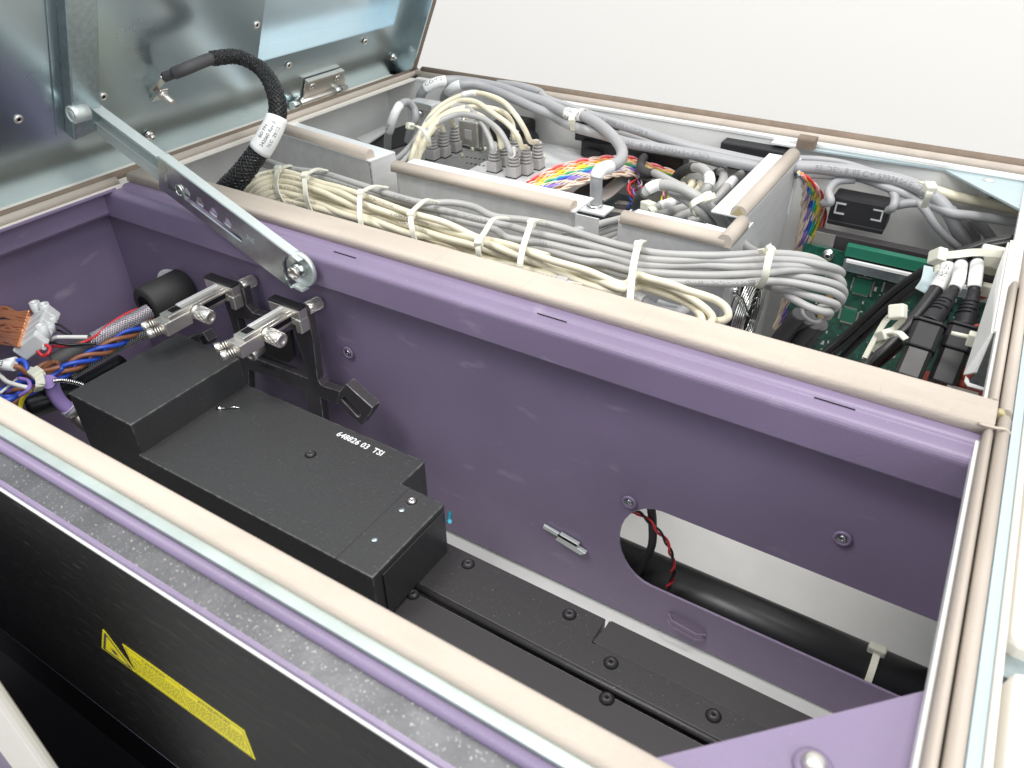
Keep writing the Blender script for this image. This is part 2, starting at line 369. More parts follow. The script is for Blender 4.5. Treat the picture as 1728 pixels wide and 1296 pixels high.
# beam at the front: gasket, minty flange, purple bead, raw steel, purple bead, white edge
MB().extrude(dprof(-267, -254, .4, 5.5, 3), 0, -400, 726, smooth=True).build('gasket', 'foam', cab, label='cream foam gasket along the front beam')
MB().extrude([(-254, .2), (-272.4, .2), (-272.4, -3), (-256, -3), (-256, -40), (-254, -40)], 0, -400, 742).build('front_beam', 'mint_metal', cab)
def bead(y, z, r, m, nm_='bead'):
    MB().extrude([(y + r * math.cos(k * math.pi / 8), z + r * math.sin(k * math.pi / 8)) for k in range(16)], 0, -400, 742, smooth=True).build(nm_, m, cab)
bead(-275.6, -3.2, 3.0, 'purple')
MB().extrude([(-276, -5.5), (-288.6, -9.5), (-288.6, -11.5), (-276, -8.5)], 0, -400, 742).build('steel_strip', 'raw_steel', cab)
MB().extrude([(-288.7, -9.0), (-290.6, -9.6), (-291.0, -12), (-288.7, -12)], 0, -400, 742).build('bead', 'purple', cab)
MB().extrude([(-290.8, -12.1), (-292, -12.4), (-292, -13.4), (-290.8, -13.4)], 0, -400, 742).build('panel_edge', 'white_paint', cab)
MB().box(-400, 742, -291.4, -289, -245, -13.6).build('front_panel', 'black_brushed', cab, label='black brushed panel below the front beam')
# opening under it: its shade is put in as near-black surfaces
MB().extrude([(-284, -245.2), (-290, -246), (-291, -248), (-290, -251), (-284, -252)], 0, -400, 742, smooth=True).build('lower_lip', 'purple', cab)
MB().box(-400, 742, -262, -259, -460, -245.4).build('lower_panel', 'void_shade', cab)
MB().box(-400, 742, -284, -262, -254, -252).build('lower_ledge', 'void_shade', cab)
MB().box(-400, 742, -420, -262, -465, -460).build('lower_floor', 'void_shade', cab)
for x, z in ((196, -276), (247, -290), (300, -298), (318, -302)):
    MB().cyl(V(x + 8, -262.2, z), V(x + 8, -265, z), 1.8, 10).build('screw', 'zinc', cab)
# cream edge of the lower side panel, seen on end
pc = [at(0, 1120, 1, -345), at(110, 1296, 1, -345)]
MB().box(238, 330, -350, -343, -460, -60, c=2.5).build('side_edge', 'cream_paint', cab)
MB().box(-60, 237.6, -349, -344, -460, -62).build('side_panel', 'purple', cab)
# light pan at the bottom, seen through the gap and through the slot
MB().box(-60, 800, -256, 448, -280, -276).build('floor_pan', 'white_paint', cab)
MB().box(-60, -57, 2, 486, -276, -3).build('left_inner_wall', 'white_paint', cab)
MB().box(-57, 900, 450, 453, -276, -3).build('back_wall', 'white_paint', cab)
MB().box(766, 768, 70, 449, -276, -24).build('inner_side_wall', 'white_paint', cab)
MB().box(801, 803, -298, 449, -280, -26).build('right_wall', 'purple', cab)
# gusset plate and its screw
gp = [pz(1100, 1280, -7), pz(1580, 1160, -7), V(740, -165, -7), V(740, -254, -7), V(640, -254, -7)]
MB().prism([(p.x, p.y) for p in gp], Matrix.Translation((0, 0, -9.5)), 2.5).build('gusset', 'purple', cab, bevel=.4)
s_ = pz(1372, 1292, -6)
MB().lathe(s_ + V(0, 0, -1), V(0, 0, 1), [(0, 7), (1.2, 7), (1.6, 5)], 24).build('washer', 'purple', cab)
MB().lathe(s_ + V(0, 0, .3), V(0, 0, 1), [(0, 4.4), (2.6, 4.2), (4, 2.8), (4.6, 0.01)], 20).build('screw', 'nickel', cab)
# rivet nuts in the divider
for px, py in ((1062, 847), (1422, 908), (588, 595)):
    c = at(px, py, 1, -1); r_n = MB().lathe(c, V(0, -1, 0), [(0, 6.0), (1, 6.0), (1.6, 5.0), (1.6, 4.2), (.6, 3.6), (.6, 3.0)], 24).build('rivet_nut', 'purple', cab, bevel=0)
    MB().lathe(c + V(0, -.4, 0), V(0, -1, 0), [(0, 2.9), (1.0, 2.6), (1.1, 1.3), (.2, 1.1)], 18).build('rivet_bore', 'zinc', r_n)
# sheet-metal latch tab and louvre
M0 = MX(V(458, -1, -206), V(40, 0, -7), V(7, 0, 40))
lt = MB().prism([(0, -2), (14, -2), (15, 2), (0, 2)], M0, 2.5).prism([(14, -5), (38, -6), (42, -1), (34, 0), (34, 4), (16, 4)], M0, 4).build('latch_tab', 'zinc_white', cab, bevel=.4)
MB().prism([(15, 1.5), (33, 1.5), (33, 4), (15, 4)], M0 @ Matrix.Translation((0, 0, 4.1)), .3).build('latch_slot', 'void_shade', lt)
for dz in (0, -6.5): MB().strip([V(574, -.8, -245 + dz), V(579, -5.2, -246.5 + dz), V(600, -5.2, -249 + dz), V(606, -.8, -250 + dz)], V(0, 0, 1), 1.8, 1.2).build('louvre', 'purple', cab)
# yellow warning labels on the black panel (y = -291.40)
def onpanel(px, py, o=0): return at(px, py, 1, -291.55 - o)
A_, B_, C_, D_ = [onpanel(*p) for p in ((208.8, 1089.3), (412, 1231.2), (430.6, 1281), (231, 1137))]
x0, x1, zt, zb = (A_.x + D_.x) / 2, (B_.x + C_.x) / 2, (A_.z + B_.z) / 2, (C_.z + D_.z) / 2
PM = lambda y: MX(V(0, y, 0), V(1, 0, 0), V(0, 0, 1))
cl = MB().box(x0, x1, -291.70, -291.45, zb, zt).build('caution_label', 'label_yellow', cab, label='long yellow caution label in two columns')
ink = MB(); w2 = (x1 - x0) / 2
def frame(mb, a, b, c, d, y, t=.35):
    for (p, q_, r2, s2) in ((a, b, c, c + t), (a, b, d - t, d), (a, a + t, c + t, d - t), (b - t, b, c + t, d - t)): mb.box(p, q_, y, y + .05, r2, s2)
frame(ink, x0 + 1.6, x0 + w2 - 1, zb + 1.3, zt - 1.3, -291.80); frame(ink, x0 + w2 + 1, x1 - 1.6, zb + 1.3, zt - 1.3, -291.80)
text(ink, 'CAUTION', PM(-291.82) @ Matrix.Translation((x0 + w2 / 2, zt - 5.8, 0)), 4.4, center=True)
text(ink, 'ATTENTION', PM(-291.82) @ Matrix.Translation((x0 + w2 * 1.5, zt - 5.8, 0)), 4.4, center=True)
for c0 in (0, 1):
    xx = x0 + c0 * w2 + (3.2 if c0 == 0 else 2.6)
    for k in range(6):                        # print too fine to read: rows of short dashes
        x = xx; z = zt - 9 - k * 2.75
        while x < x0 + (c0 + 1) * w2 - 4:
            L_ = random.uniform(1.2, 4.5); L_ = min(L_, x0 + (c0 + 1) * w2 - 3.5 - x); ink.box(x, x + L_, -291.82, -291.78, z, z + .62); x += L_ + .8
ink.build('label_print', 'ink', cl)
T0 = [onpanel(*p) for p in ((186.5, 1078), (181.5, 1100), (231, 1138))]
xt0, xt1 = x0 - 33, x0 - .8; zc = zb
tri = [(xt0, zb + .6), (xt0 + .6, zb), (xt1 - .6, zb), (xt1, zb + .6), ((xt0 + xt1) / 2 + .8, zt + .6), ((xt0 + xt1) / 2 - .8, zt + .6)]
wl = MB().prism(tri, PM(-291.45), .2).build('warning_label', 'label_yellow', cab, label='small yellow triangular warning label')
def tr(k): cx, cz = (xt0 + xt1) / 2, zb + 9; return [(cx + (a - cx) * k, cz + (b - cz) * k) for a, b in tri]
tm = MB().prism([tr(.86), tr(.68)], PM(-291.70), .06)
tm.lathe(V((xt0 + xt1) / 2, -291.70, zb + 8), V(0, -1, 0), [(0, 2.1), (.08, 2.1)], 16)
for k in range(12):
    a = k * math.pi / 6; tm.box(-.15, .15, 0, .06, 2.6, 3.8, Matrix.Translation(((xt0 + xt1) / 2, -291.78, zb + 8)) @ Matrix.Rotation(a, 4, 'Y'))
tm.build('hazard_mark', 'ink', wl)

# neighbouring outer skin on the right
nb = thing('side_door', 'cream side door standing ajar against the right of the cabinet', 'door')
MB().box(747, 900, -420, -139, -24, -4, c=7).build('door_panel', 'cream_paint', nb)
MB().box(745, 900, -127, 520, -22, -3, c=5).build('door_panel', 'cream_paint', nb)
MB().box(744, 880, -139, -127, -30, -14).build('door_hinge', 'galv_post', nb)

# ================================================================== LID
A = math.radians(115); LU = V(-math.cos(A), 0, math.sin(A)); LN = V(math.sin(A), 0, math.cos(A)); LP = V(-48, 0, 0); LY = V(0, 1, 0)
LM = Matrix(((0, LU.x, LN.x, LP.x), (1, LU.y, LN.y, LP.y), (0, LU.z, LN.z, LP.z), (0, 0, 0, 1)))   # local: x along y, y up the lid, z towards the bay
lid = thing('lid', 'raised galvanised steel lid hinged over the left rim', 'lid')
out = [(-320, 0), (462, 0), (462, 330), (-320, 330)]; win = [(180, 76), (428, 76), (428, 300), (180, 300)]
MB().prism([out, win], LM @ Matrix.Translation((0, 0, -2)), 2).build('inner_frame', 'galv', lid)
MB().prism([(-320, 50), (194, 50), (194, 326), (-320, 326)], LM @ Matrix.Translation((0, 0, .05)), 1.0).build('inner_plate', 'galv', lid, label='grey mirror-like inner plate')
MB().prism([(-330, -8), (500, -8), (500, 340), (-330, 340)], LM @ Matrix.Translation((0, 0, -26)), 2).build('outer_skin', 'galv_skin', lid)
MB().prism([(178, 76), (178, 74), (430, 74), (430, 302), (428, 302), (428, 76)], LM @ Matrix.Translation((0, 0, -24)), 22).build('window_return', 'galv_skin', lid)
# back skirt with brown worn gasket, bottom rolled edge
MB().prism([(462, -2), (464, -2), (464, 330), (462, 330)], LM @ Matrix.Translation((0, 0, -24)), 47).build('side_skirt', 'galv', lid)
MB().prism([(463.9, -4), (499, -8), (499, 335), (463.9, 332)], LM @ Matrix.Translation((0, 0, -24)), 12).build('skirt_flange', 'galv_post', lid)
MB().prism([(465, 10), (474, 10), (474, 330), (465, 330)], LM @ Matrix.Translation((0, 0, -11.9)), 34).build('skirt_gasket', 'foam_dark', lid)
MB().prism([(-320, -1.5), (462, -1.5), (462, -.2), (-320, -.2)], LM @ Matrix.Translation((0, 0, -24)), 26).build('bottom_skirt', 'galv', lid)
# post
pm = [(-30, 60), (-3, 64), (-3, 320), (-30, 320)]
MB().prism(pm, LM @ Matrix.Translation((0, 0, 1.1)), 13.5).build('post', 'galv_post', lid, bevel=1.2)
MB().prism([(-38, 60), (-30.2, 60), (-30.2, 320), (-38, 320)], LM @ Matrix.Translation((0, 0, 1.1)), 1.4).build('post_flange', 'galv', lid, bevel=.3)
def lidscrew(px, py, r=4, lab=None, hex_=False):
    c = pl(px, py, LP + LN * 1.2, LN)
    o = MB().lathe(c, LN, [(0, r), (.8, r), (1.6, r * .75), (1.6, r * .55), (.8, r * .45)], 20).build('screw', 'nickel', lid)
    MB().lathe(c + LN * .85, LN, [(0, r * .44), (.05, r * .44)], 6).build('socket', 'void_shade', o)
for p in ((174, 163), (31, 201), (433, 42), (487, 110), (616, 70)): lidscrew(*p)
for p in ((663, 96), (252, 228)):
    c = pl(*p, LP + LN * 1, LN)
    MB().lathe(c, LN, [(0, 4.5), (2.2, 4.5), (2.2, 2.6), (6, 2.6), (6.3, 1)], 6).lathe(c, LN, [(0, 5.5), (.8, 5.5)], 20).build('bolt', 'chrome', lid)
# concealed hinges: leaf plate on the lid, knuckle rod on the rim
def hinge(y0):
    h = MB().prism([(0, 4), (14, 12), (13, 34), (74, 34), (88, 18), (88, 8)], LM @ Matrix.Translation((y0, 0, 1.2)), 2.2).build('hinge', 'nickel', lid, bevel=.4)
    MB().prism([(13, 34), (74, 34), (76, 37), (12, 37)], LM @ Matrix.Translation((y0, 0, 1.2)), 6).build('hinge_lip', 'nickel', h, bevel=.3)
    MB().cyl(V(-38, y0 - 6, 6), V(-38, y0 + 88, 6), 3.4, 16).build('hinge_pin', 'nickel', h)
    MB().lathe(V(-38, y0 - 8, 6), V(0, 1, 0), [(0, 5.2), (12, 5.2)], 20).lathe(V(-38, y0 - 8.3, 6), V(0, 1, 0), [(0, 3), (.3, 3)], 16).build('knuckle', 'zinc', h)
    MB().lathe(V(-38, y0 + 66, 6), V(0, 1, 0), [(0, 5.2), (10, 5.2)], 20).build('knuckle', 'zinc', h)
    MB().prism([(2, 0), (84, 0), (76, 9), (10, 9)], LM @ Matrix.Translation((y0, 2, 3.2)), 3.5).build('hinge_leaf', 'nickel', h, bevel=.6)
    for dx in (24, 68):
        c = LM @ V(y0 + dx, 27, 3.4)
        MB().lathe(c, LN, [(0, 4.6), (2, 4.4), (3, 3), (3, 1.8), (2, 1.6)], 16).build('hinge_screw', 'chrome', h)
    tx = MB(); text(tx, 'SOUTHCO', LM @ Matrix.Translation((y0 + 32, 19, 3.5)), 5.5); tx.build('stamp', 'zinc_white', h)
hinge(262); hinge(-190)

# ================================================================== LID STAY
stay = thing('lid_stay', 'galvanised slotted lid stay arm joining lid post to purple divider', 'lid stay')
P1 = at(166, 203, 1, -7); P0 = at(505, 456, 1, -24); sd = (P0 - P1).normalized(); su = sd.cross(V(0, 1, 0)); su = su if su.z > 0 else -su
Ls = (P0 - P1).length
SM = MX(P1, sd, su)                           # local x down the arm, y up, z = x cross y
zdir = 1 if (SM.to_3x3() @ V(0, 0, 1)).y < 0 else -1
def SP(mb, loops, z0, h): return mb.prism(loops, SM @ Matrix.Translation((0, 0, z0 * zdir if zdir > 0 else -z0 - h)), h)
# z0 counts towards the viewer
g = MB(); SP(g, [(-3, -14), (118, -14), (118, 12), (-3, 12)], -6, 1.5)
SP(g, [(-3, 10.5), (118, 10.5), (118, 12), (-3, 12)], -4.5, 9); SP(g, [(-3, -15), (118, -15), (118, -3), (-3, -3)], -4.5, 6); SP(g, [(-3, -3), (118, -3), (118, -1.6), (-3, -1.6)], -4.5, 7.5)
g.build('inner_channel', 'zinc_white', stay, bevel=.5)
sl = slotpts(100, 196, -9, -4, 8)
holes = [sl]
for k in range(4): x = 122 + k * 17; holes.append([(x, -3.2), (x + 9, -3.2), (x + 10, 1.5), (x + 6, 4.5), (x + 2, 3.5)])
g = MB(); SP(g, [[(90, -17), (Ls - 2, -17.5), (Ls - 8, -13), (Ls - 12.5, -6), (Ls - 13.5, 1), (Ls - 11, 8), (Ls - 5, 13.6), (90, 14)], *holes], 4, 1.6)
g.build('slotted_plate', 'zinc', stay, bevel=.25)
g = MB(); SP(g, [(90, 12.6), (Ls + 3, 11.6), (Ls + 3, 13), (90, 14)], -5, 9.5)
SP(g, [(96, -17.6), (Ls - 10, -17.6), (Ls - 10, -16.2), (96, -16.2)], -1, 5); SP(g, [(Ls - 3, -17.5), (Ls + 9, -15), (Ls + 8, -12.5), (Ls - 3, -15)], -4, 8); g.build('top_flange', 'zinc_white', stay, bevel=.4)
tx = MB(); TM = SM @ Matrix.Translation((0, 0, (5.8) * zdir)) @ (Matrix.Identity(4) if zdir > 0 else Matrix.Scale(-1, 4, V(0, 0, 1)))
text(tx, '30E', TM @ Matrix.Translation((201, -1, 0)), 6.5, bold=True)
text(tx, '92986', TM @ Matrix.Translation((98.5, 9, 0)) @ Matrix.Rotation(-math.pi / 2, 4, 'Z'), 5.5, bold=True)
tx.build('stamp', 'zinc_white', stay)
yv = V(0, -1, 0)
MB().lathe(P0 + V(0, 4, 0), yv, [(0, 15), (3, 15), (4, 13.6), (1.5, 12.6), (1.5, 4)], 32).build('pivot_disc', 'zinc_white', stay)
MB().lathe(P0 + V(0, 8, 0), yv, [(0, 7), (11, 6.5), (12, 5)], 24).build('pivot_boss', 'zinc', stay)
ps = MB().lathe(P0 + V(0, -4.5, 0), yv, [(0, 5.2), (3, 5.2), (3.4, 4.8), (3.4, 3.0), (1.5, 2.8)], 24)
for k in range(6): a = k * math.pi / 3; ps.box(-1, 1, -8.3, -7.6, 3.4, 5.0, Matrix.Translation(P0) @ Matrix.Rotation(a, 4, 'Y'))
ps.build('pivot_screw', 'nickel', stay)
g = MB(); c = SM @ V(118, -3, 6.4 * zdir); g.tube([c + sd * (4.5 * math.cos(t)) + su * (4.5 * math.sin(t)) for t in [i * .4 for i in range(15)]], .8, 6).build('spring_ring', 'chrome', stay)
pb = pl(135, 190, LP + LN * 15, LN); pe = pb + LN * 0
MB().lathe(V(pb.x, pb.y + 6, pb.z), V(0, -1, 0), [(0, 7.5), (14, 7.5), (14.8, 6.8), (14.8, 5.6), (13.5, 5.2), (13.5, 4), (14.6, 3.6), (14.6, 1)], 28).build('post_screw', 'zinc_white', stay)

# ================================================================== BLACK HOUSING
hs = thing('black_housing', 'black stepped metal housing with white stencilled part number in purple bay', 'housing')
zb_ = -125
body = [(pz(*p, zb_).x, pz(*p, zb_).y) for p in ((234, 768), (628, 975), (755, 848), (678, 816), (718, 778), (413, 650))]
body = [(188, -170), (423.5, -168.5), (423.7, -89), (384.3, -88.5), (384, -59.5), (188, -59.5)]
MB().prism(body, Matrix.Translation((0, 0, -172)), 47).build('cover', 'black_anod', hs, bevel=1.0)
MB().prism([(110.5, -168), (189.5, -168), (189.5, -61), (110.5, -61)], Matrix.Translation((0, 0, -180)), 84).build('raised_box', 'black_anod', hs, bevel=1.0)
MB().box(391.5, 392.3, -168.6, -88, -172, -124.8).build('seam', 'rail_matt', hs)
MB().box(424, 425, -160, -92, -171, -130).build('end_plate', 'rail_anod', hs)
def button(c, parent, r=4.2, m='rail_anod', axis=V(0, 0, 1)):
    s = MB().lathe(c, axis, [(0, r), (.7, r), (r * .55, r * .62), (r * .6, r * .36), (r * .25, r * .34)], 20).build('button_screw', m, parent)
    MB().lathe(c + axis * (r * .24), axis, [(0, r * .33), (.05, r * .33)], 6).build('socket', 'void_shade', s)
    MB().lathe(c + V(0, 0, .02), axis, [(0, r * 1.18), (.06, r * 1.18)], 20).build('counterbore', 'void_shade', s)
for p in ((524, 767), (695, 846)): button(pz(*p, zb_), hs, 3.3 if p[0] > 600 else 3.9, 'nickel' if p[0] > 600 else 'rail_anod')
for p in ((678, 860), (632, 910)): MB().lathe(pz(*p, zb_), V(0, 0, 1), [(0, 2.6), (.5, 2.3), (.5, .1)], 16).build('plug', 'galv_post', hs)
c = pz(368, 690, zb_); MB().lathe(c, V(.8, .3, .25), [(0, 2.6), (3, 2.4), (4, 1.2)], 12).tube([c + V(3, 1, 1), c + V(12, 8, 1.5), c + V(16, 10, 1)], .8, 6).build('thumb_pin', 'chrome', hs)
tx = MB(); a = pz(566, 734, zb_ + .15); b = pz(650, 773, zb_ + .15)
text(tx, '648826 03  TSI', MX(a, b - a, V(0, 1, 0)), 8.0, sx=(b - a).length / (8.0 * 6.7), bold=True)
tx.build('stencil_lettering', 'ink_white', hs)

# ================================================================== RAIL
zr = -172
rail = thing('rail_cover', 'long black anodised rail cover running from housing to right corner', 'rail cover')
MB().prism([(412, -127), (760, -127), (760, -84.5), (556, -84.5), (556, -106), (553.5, -106), (553.5, -84.5), (412, -84.5)], Matrix.Translation((0, 0, zr - 14)), 14).build('top_plate', 'rail_anod', rail, bevel=.5)
MB().prism([(553.9, -105.6), (760, -105.6), (760, -84), (557.5, -84)], Matrix.Translation((0, 0, zr - 3)), 3.4).build('step_plate', 'rail_matt', rail, bevel=.3)
MB().box(412, 760, -214, -133.5, zr - 17, zr - 3).build('lower_plate', 'rail_matt', rail)
MB().cyl(V(424, -128.5, zr - 2.2), V(760, -128.5, zr - 2.2), 2.6, 16).build('guide_rod', 'rail_anod', rail)
MB().box(412, 760, -133.2, -131, zr - 16, zr - 10).build('channel', 'void_shade', rail)
MB().box(105, 760, -250, -214.5, -262, -190).build('side_skirt', 'black_plastic', rail)
for p, z in (((790, 952), zr), ((961, 1037), zr), ((1031, 1119), zr), ((1204, 1208), zr), ((697, 1003), zr - 3), ((1024, 1179), zr - 3)):
    button(pz(*p, z), rail, 4.3)

# ================================================================== MOUNT BRACKET ON THE PURPLE WALL
br = thing('mount_bracket', 'black machined bracket on purple wall with two silver clamp arms', 'bracket')
def wy(px, py, y=-20): p = at(px, py, 1, y); return (p.x, p.z)
def gw(x, y, yy=-20): return wy(240 + x / 3.7565, 430 + y / 3.7565, yy)
PMy = MX(V(0, -20, 0), V(1, 0, 0), V(0, 0, 1))
outl = [(505, 258), (640, 210), (662, 325), (700, 368), (800, 395), (900, 375), (1045, 352), (1085, 560), (1112, 795), (1135, 830), (1255, 868), (1235, 945), (1128, 905), (1160, 1130), (640, 1130), (612, 640), (565, 430)]
h1 = [(600, 395), (680, 412), (840, 440), (955, 470), (1012, 640), (1050, 785), (730, 662), (648, 622)]
h2 = [(672, 725), (1035, 862), (1062, 1110), (692, 1110)]
MB().prism([[gw(*p) for p in outl], [gw(*p) for p in h1], [gw(*p) for p in h2]], PMy @ Matrix.Translation((0, 0, -8)), 8).build('plate', 'bracket_grey', br, bevel=.5)
tip = [(1258, 862), (1300, 812), (1468, 962), (1462, 990), (1400, 1075), (1238, 925)]
tb = MB().prism([[gw(*p, -26) for p in tip], [gw(*p, -26) for p in ((1268, 905), (1290, 892), (1392, 1000), (1384, 1020), (1372, 1018))]], MX(V(0, -26, 0), V(1, 0, 0), V(0, 0, 1)) @ Matrix.Translation((0, 0, -8)), 10).build('slotted_tip', 'bracket_grey', br, bevel=.6, label='slotted end block pointing down to the right')
MB().prism([gw(*p, -14) for p in ((720, 560), (955, 470), (978, 640), (945, 672), (722, 602))], MX(V(0, -14, 0), V(1, 0, 0), V(0, 0, 1)), 4).build('backing_plate', 'black_plastic', br)
tx = MB(); a = at(240 + 748 / 3.7565, 430 + 705 / 3.7565, 1, -20.3); b = at(240 + 900 / 3.7565, 430 + 755 / 3.7565, 1, -20.3)
text(tx, 'L-180903', MX(a, b - a, V(0, 0, 1)), 5.2, sx=1); tx.build('engraving', 'void_shade', br)
def knurled(mb, c, ax, r, L, n=24):
    mb.lathe(c, ax, [(0, r * .9), (.6, r), (L - .8, r), (L, r * .88), (L, r * .45), (L - 1.2, r * .4)], n)
    a = ax.orthogonal().normalized(); b = ax.cross(a)
    for sgn in (1, -1):
        for k in range(12):
            pts = []
            for i in range(7):
                t = i / 6; an = 2 * math.pi * (k / 12 + sgn * t * .16); pts.append(c + ax * (.8 + t * (L - 1.8)) + (a * math.cos(an) + b * math.sin(an)) * r)
            mb.tube(pts, .28, 4, caps=False)
    return mb
def spring_screw(c, ax, parent):
    o = MB().lathe(c, ax, [(0, 2.4), (8, 2.4), (8.2, 4.2), (12.6, 4.2), (13.2, 3.8), (13.2, 2.0), (12, 1.8)], 16).build('spring_screw', 'nickel', parent)
    a = ax.orthogonal().normalized(); b = ax.cross(a)
    MB().tube([c + ax * (1 + k * .22) + (a * math.cos(k * .7) + b * math.sin(k * .7)) * 3.3 for k in range(33)], .7, 5).build('spring', 'nickel', o)
def clamp_arm(x, y0, z, L, kz):
    """silver slotted bar pointing from the wall towards the front of the bay"""
    m = MB().box(x - 6, x + 6, -20.5 - L, -22, z - 7, z + 6, c=.7)
    o = m.build('clamp_arm', 'nickel', br)
    MB().box(x + 6, x + 7.2, -24 - L * .52, -24, z - 4.6, z + 3.6, c=.5).build('slot_rim', 'nickel', o)
    MB().box(x + 7.0, x + 7.35, -22 - L * .48, -29, z - 2.8, z + 1.8).build('slot', 'void_shade', o)
    MB().box(x - 5, x - 1, -18 - L * .8, -26, z + 6, z + 7.6, c=.5).build('top_rail', 'alu', o)
    MB().box(x - 9, x + 7, -26 - L, -18.5 - L * .72, z - 10, z + 2, c=.8).build('head', 'nickel', o)
    MB().box(x - 4, x + 3, -19 - L * .92, -15 - L * .85, z + 6.1, z + 6.5, Matrix.Identity(4)).build('head_slot', 'void_shade', o)
    MB().lathe(V(x + 6.5, -27 - L * .5, z - 1.5), V(1, 0, 0), [(0, 6.5), (2, 6.5), (2, 5.2), (3, 5.2)], 24).build('knob_collar', 'nickel', o)
    knurled(MB(), V(x + 9, -27 - L * .5, z - 1.5), V(1, 0, -.08).normalized(), 6.2, 15).build('thumb_knob', 'nickel', o)
    MB().box(x - 17, x + 18, -29.5, -20.2, z + 1, z + 9.5, c=.5).build('clamp_block', 'nickel', o)
    MB().box(x - 17.2, x + 18.2, -29.2, -20.6, z + 9.6, z + 12, c=.5).build('clamp_pad', 'black_plastic', o)
    MB().box(x + 12, x + 18.5, -30.5, -20.3, z - 12, z + 1, c=1).box(x + 8, x + 11.9, -30, -28, z - 5, z + 1).build('clamp_hook', 'nickel', o)
    knurled(MB(), V(x + 14, -17, z + 5), V(.1, 1, 0).normalized(), 5.4, 15).build('lock_pin', 'nickel', o)
    ax = V(-.55, -.83, -.12).normalized()
    spring_screw(V(x - 8, -22 - L, z - 2), ax, o); spring_screw(V(x + 1, -24.5 - L, z - 5), ax, o)
clamp_arm(140, 0, -62, 66, 0); clamp_arm(220, 0, -61, 58, 0)
MB().lathe(at(240 + 690 / 3.7565, 430 + 640 / 3.7565, 1, -48), V(.2, -1, 0), [(-14, 5.5), (0, 5.5), (1, 4.6), (1, 2.5), (0, 2.2)], 20).build('cap_screw', 'nickel', br)
MB().prism([gw(*p, -40) for p in ((330, 500), (440, 462), (478, 520), (462, 545), (440, 480), (410, 492), (440, 550))], MX(V(0, -40, 0), V(1, 0, 0), V(0, 0, 1)), 10).build('bent_tab', 'bracket_grey', br, bevel=.5)

# ================================================================== LEFT END: FERRITE, HARNESS, STRIP, TUBE
gm = thing('grommet', 'clear serrated grommet ring round the cable hole in the purple wall', 'grommet')
gc = V(35, -3, -104)
o = MB().tube([gc + V(23 * math.cos(t), 0, 23 * math.sin(t)) for t in [i * math.pi / 24 for i in range(49)]], 2.6, 8, caps=False).build('ring', 'clear', gm)
m = MB()
for i in range(48):
    a = i * math.pi / 24; m.box(21.5, 26, -3.4, -1.4, -.45, .45, Matrix.Translation(gc) @ Matrix.Rotation(-a, 4, 'Y'))
m.build('teeth', 'label_white', gm, kind='stuff')
fe = thing('ferrite_sleeve', 'black rubbery ferrite sleeve round the harness beside the grommet', 'ferrite')
fa, fb = pz(238, 514, -96), pz(304, 481, -84); fd = (fb - fa).normalized(); fd = V(fd.x * .3, 1, fd.z * .3).normalized()
fd = (pz(304, 484, -92) - pz(240, 512, -92)); fl = 46; fd = V(.02, 1, .02).normalized(); fa = pz(245, 516, -94)
MB().lathe(fa, fd, [(0, 10), (0, 16), (1.6, 18), (fl - 2, 18), (fl, 16)], 36).build('sleeve', 'rubber', fe)
MB().lathe(fa - fd * .2, fd, [(0, 9.8), (.1, 9.8)], 24).build('bore', 'void_shade', fe)

def weave(pts, r, n=12, amp=.5, name='braid', m='braid_silver', parent=None, res=6, wr=.45, pitch=26, sc_=None, step=1.6, flat=None):
    """two crossing families of strands wound round a path"""
    P = catmull(pts, res); F = frames(P); cum = [0]
    for i in range(1, len(P)): cum.append(cum[-1] + (P[i] - P[i - 1]).length)
    tot = cum[-1]; N = max(8, int(tot / step)); mb = MB()
    def pos(s):
        i = 0; s = min(s, tot * .9999)
        while cum[i + 1] < s: i += 1
        k = (s - cum[i]) / (cum[i + 1] - cum[i]); return P[i].lerp(P[i + 1], k), F[i][1].lerp(F[i + 1][1], k), F[i][2].lerp(F[i + 1][2], k)
    base = [pos(tot * j / N) for j in range(N + 1)]
    for sg in (1, -1):
        for h in range(n):
            pp = []
            for j, (c, a, b) in enumerate(base):
                s = tot * j / N; an = 2 * math.pi * (h / n + sg * s / pitch); R = (r if not callable(r) else r(j / N)) + amp * math.cos(math.pi * (2 * n * s / pitch + h) ) * .5
                pp.append(c + a * (R * math.cos(an)) + b * (R * math.sin(an)))
            mb.tube(pp, wr, 3, caps=False)
    return mb.build(name, m, parent, kind='stuff')
def zf(pts, z): return [pz(FR[f][0] + x / FR[f][2], FR[f][1] + y / FR[f][2], zz) for f, x, y, zz in pts]
hp = lambda *p: [q('F', *a) for a in p]
sh = thing('shielded_cable', 'silver braided shield cable with black heatshrink sleeve leaving the ferrite', 'cable')
pp = hp((1090, 410, -96), (960, 480, -98), (800, 560, -100), (650, 645, -102))
MB().tube(pp, 6.2, 14, res=6).build('core', 'w_grey', sh); weave(pp, 6.6, 12, parent=sh, wr=.7, pitch=30)
MB().tube(hp((680, 625, -101.5), (600, 670, -103), (480, 735, -104), (385, 785, -106)), 7.6, 16, res=6, rr=None).build('heatshrink', 'shrink', sh)
def wire(pts, r, m, label, name='wire', cat='wire', group=None, n=7, res=6):
    o = MB().tube(pts, r, n, res=res).build(name, m); return tag(o, label, cat, group)
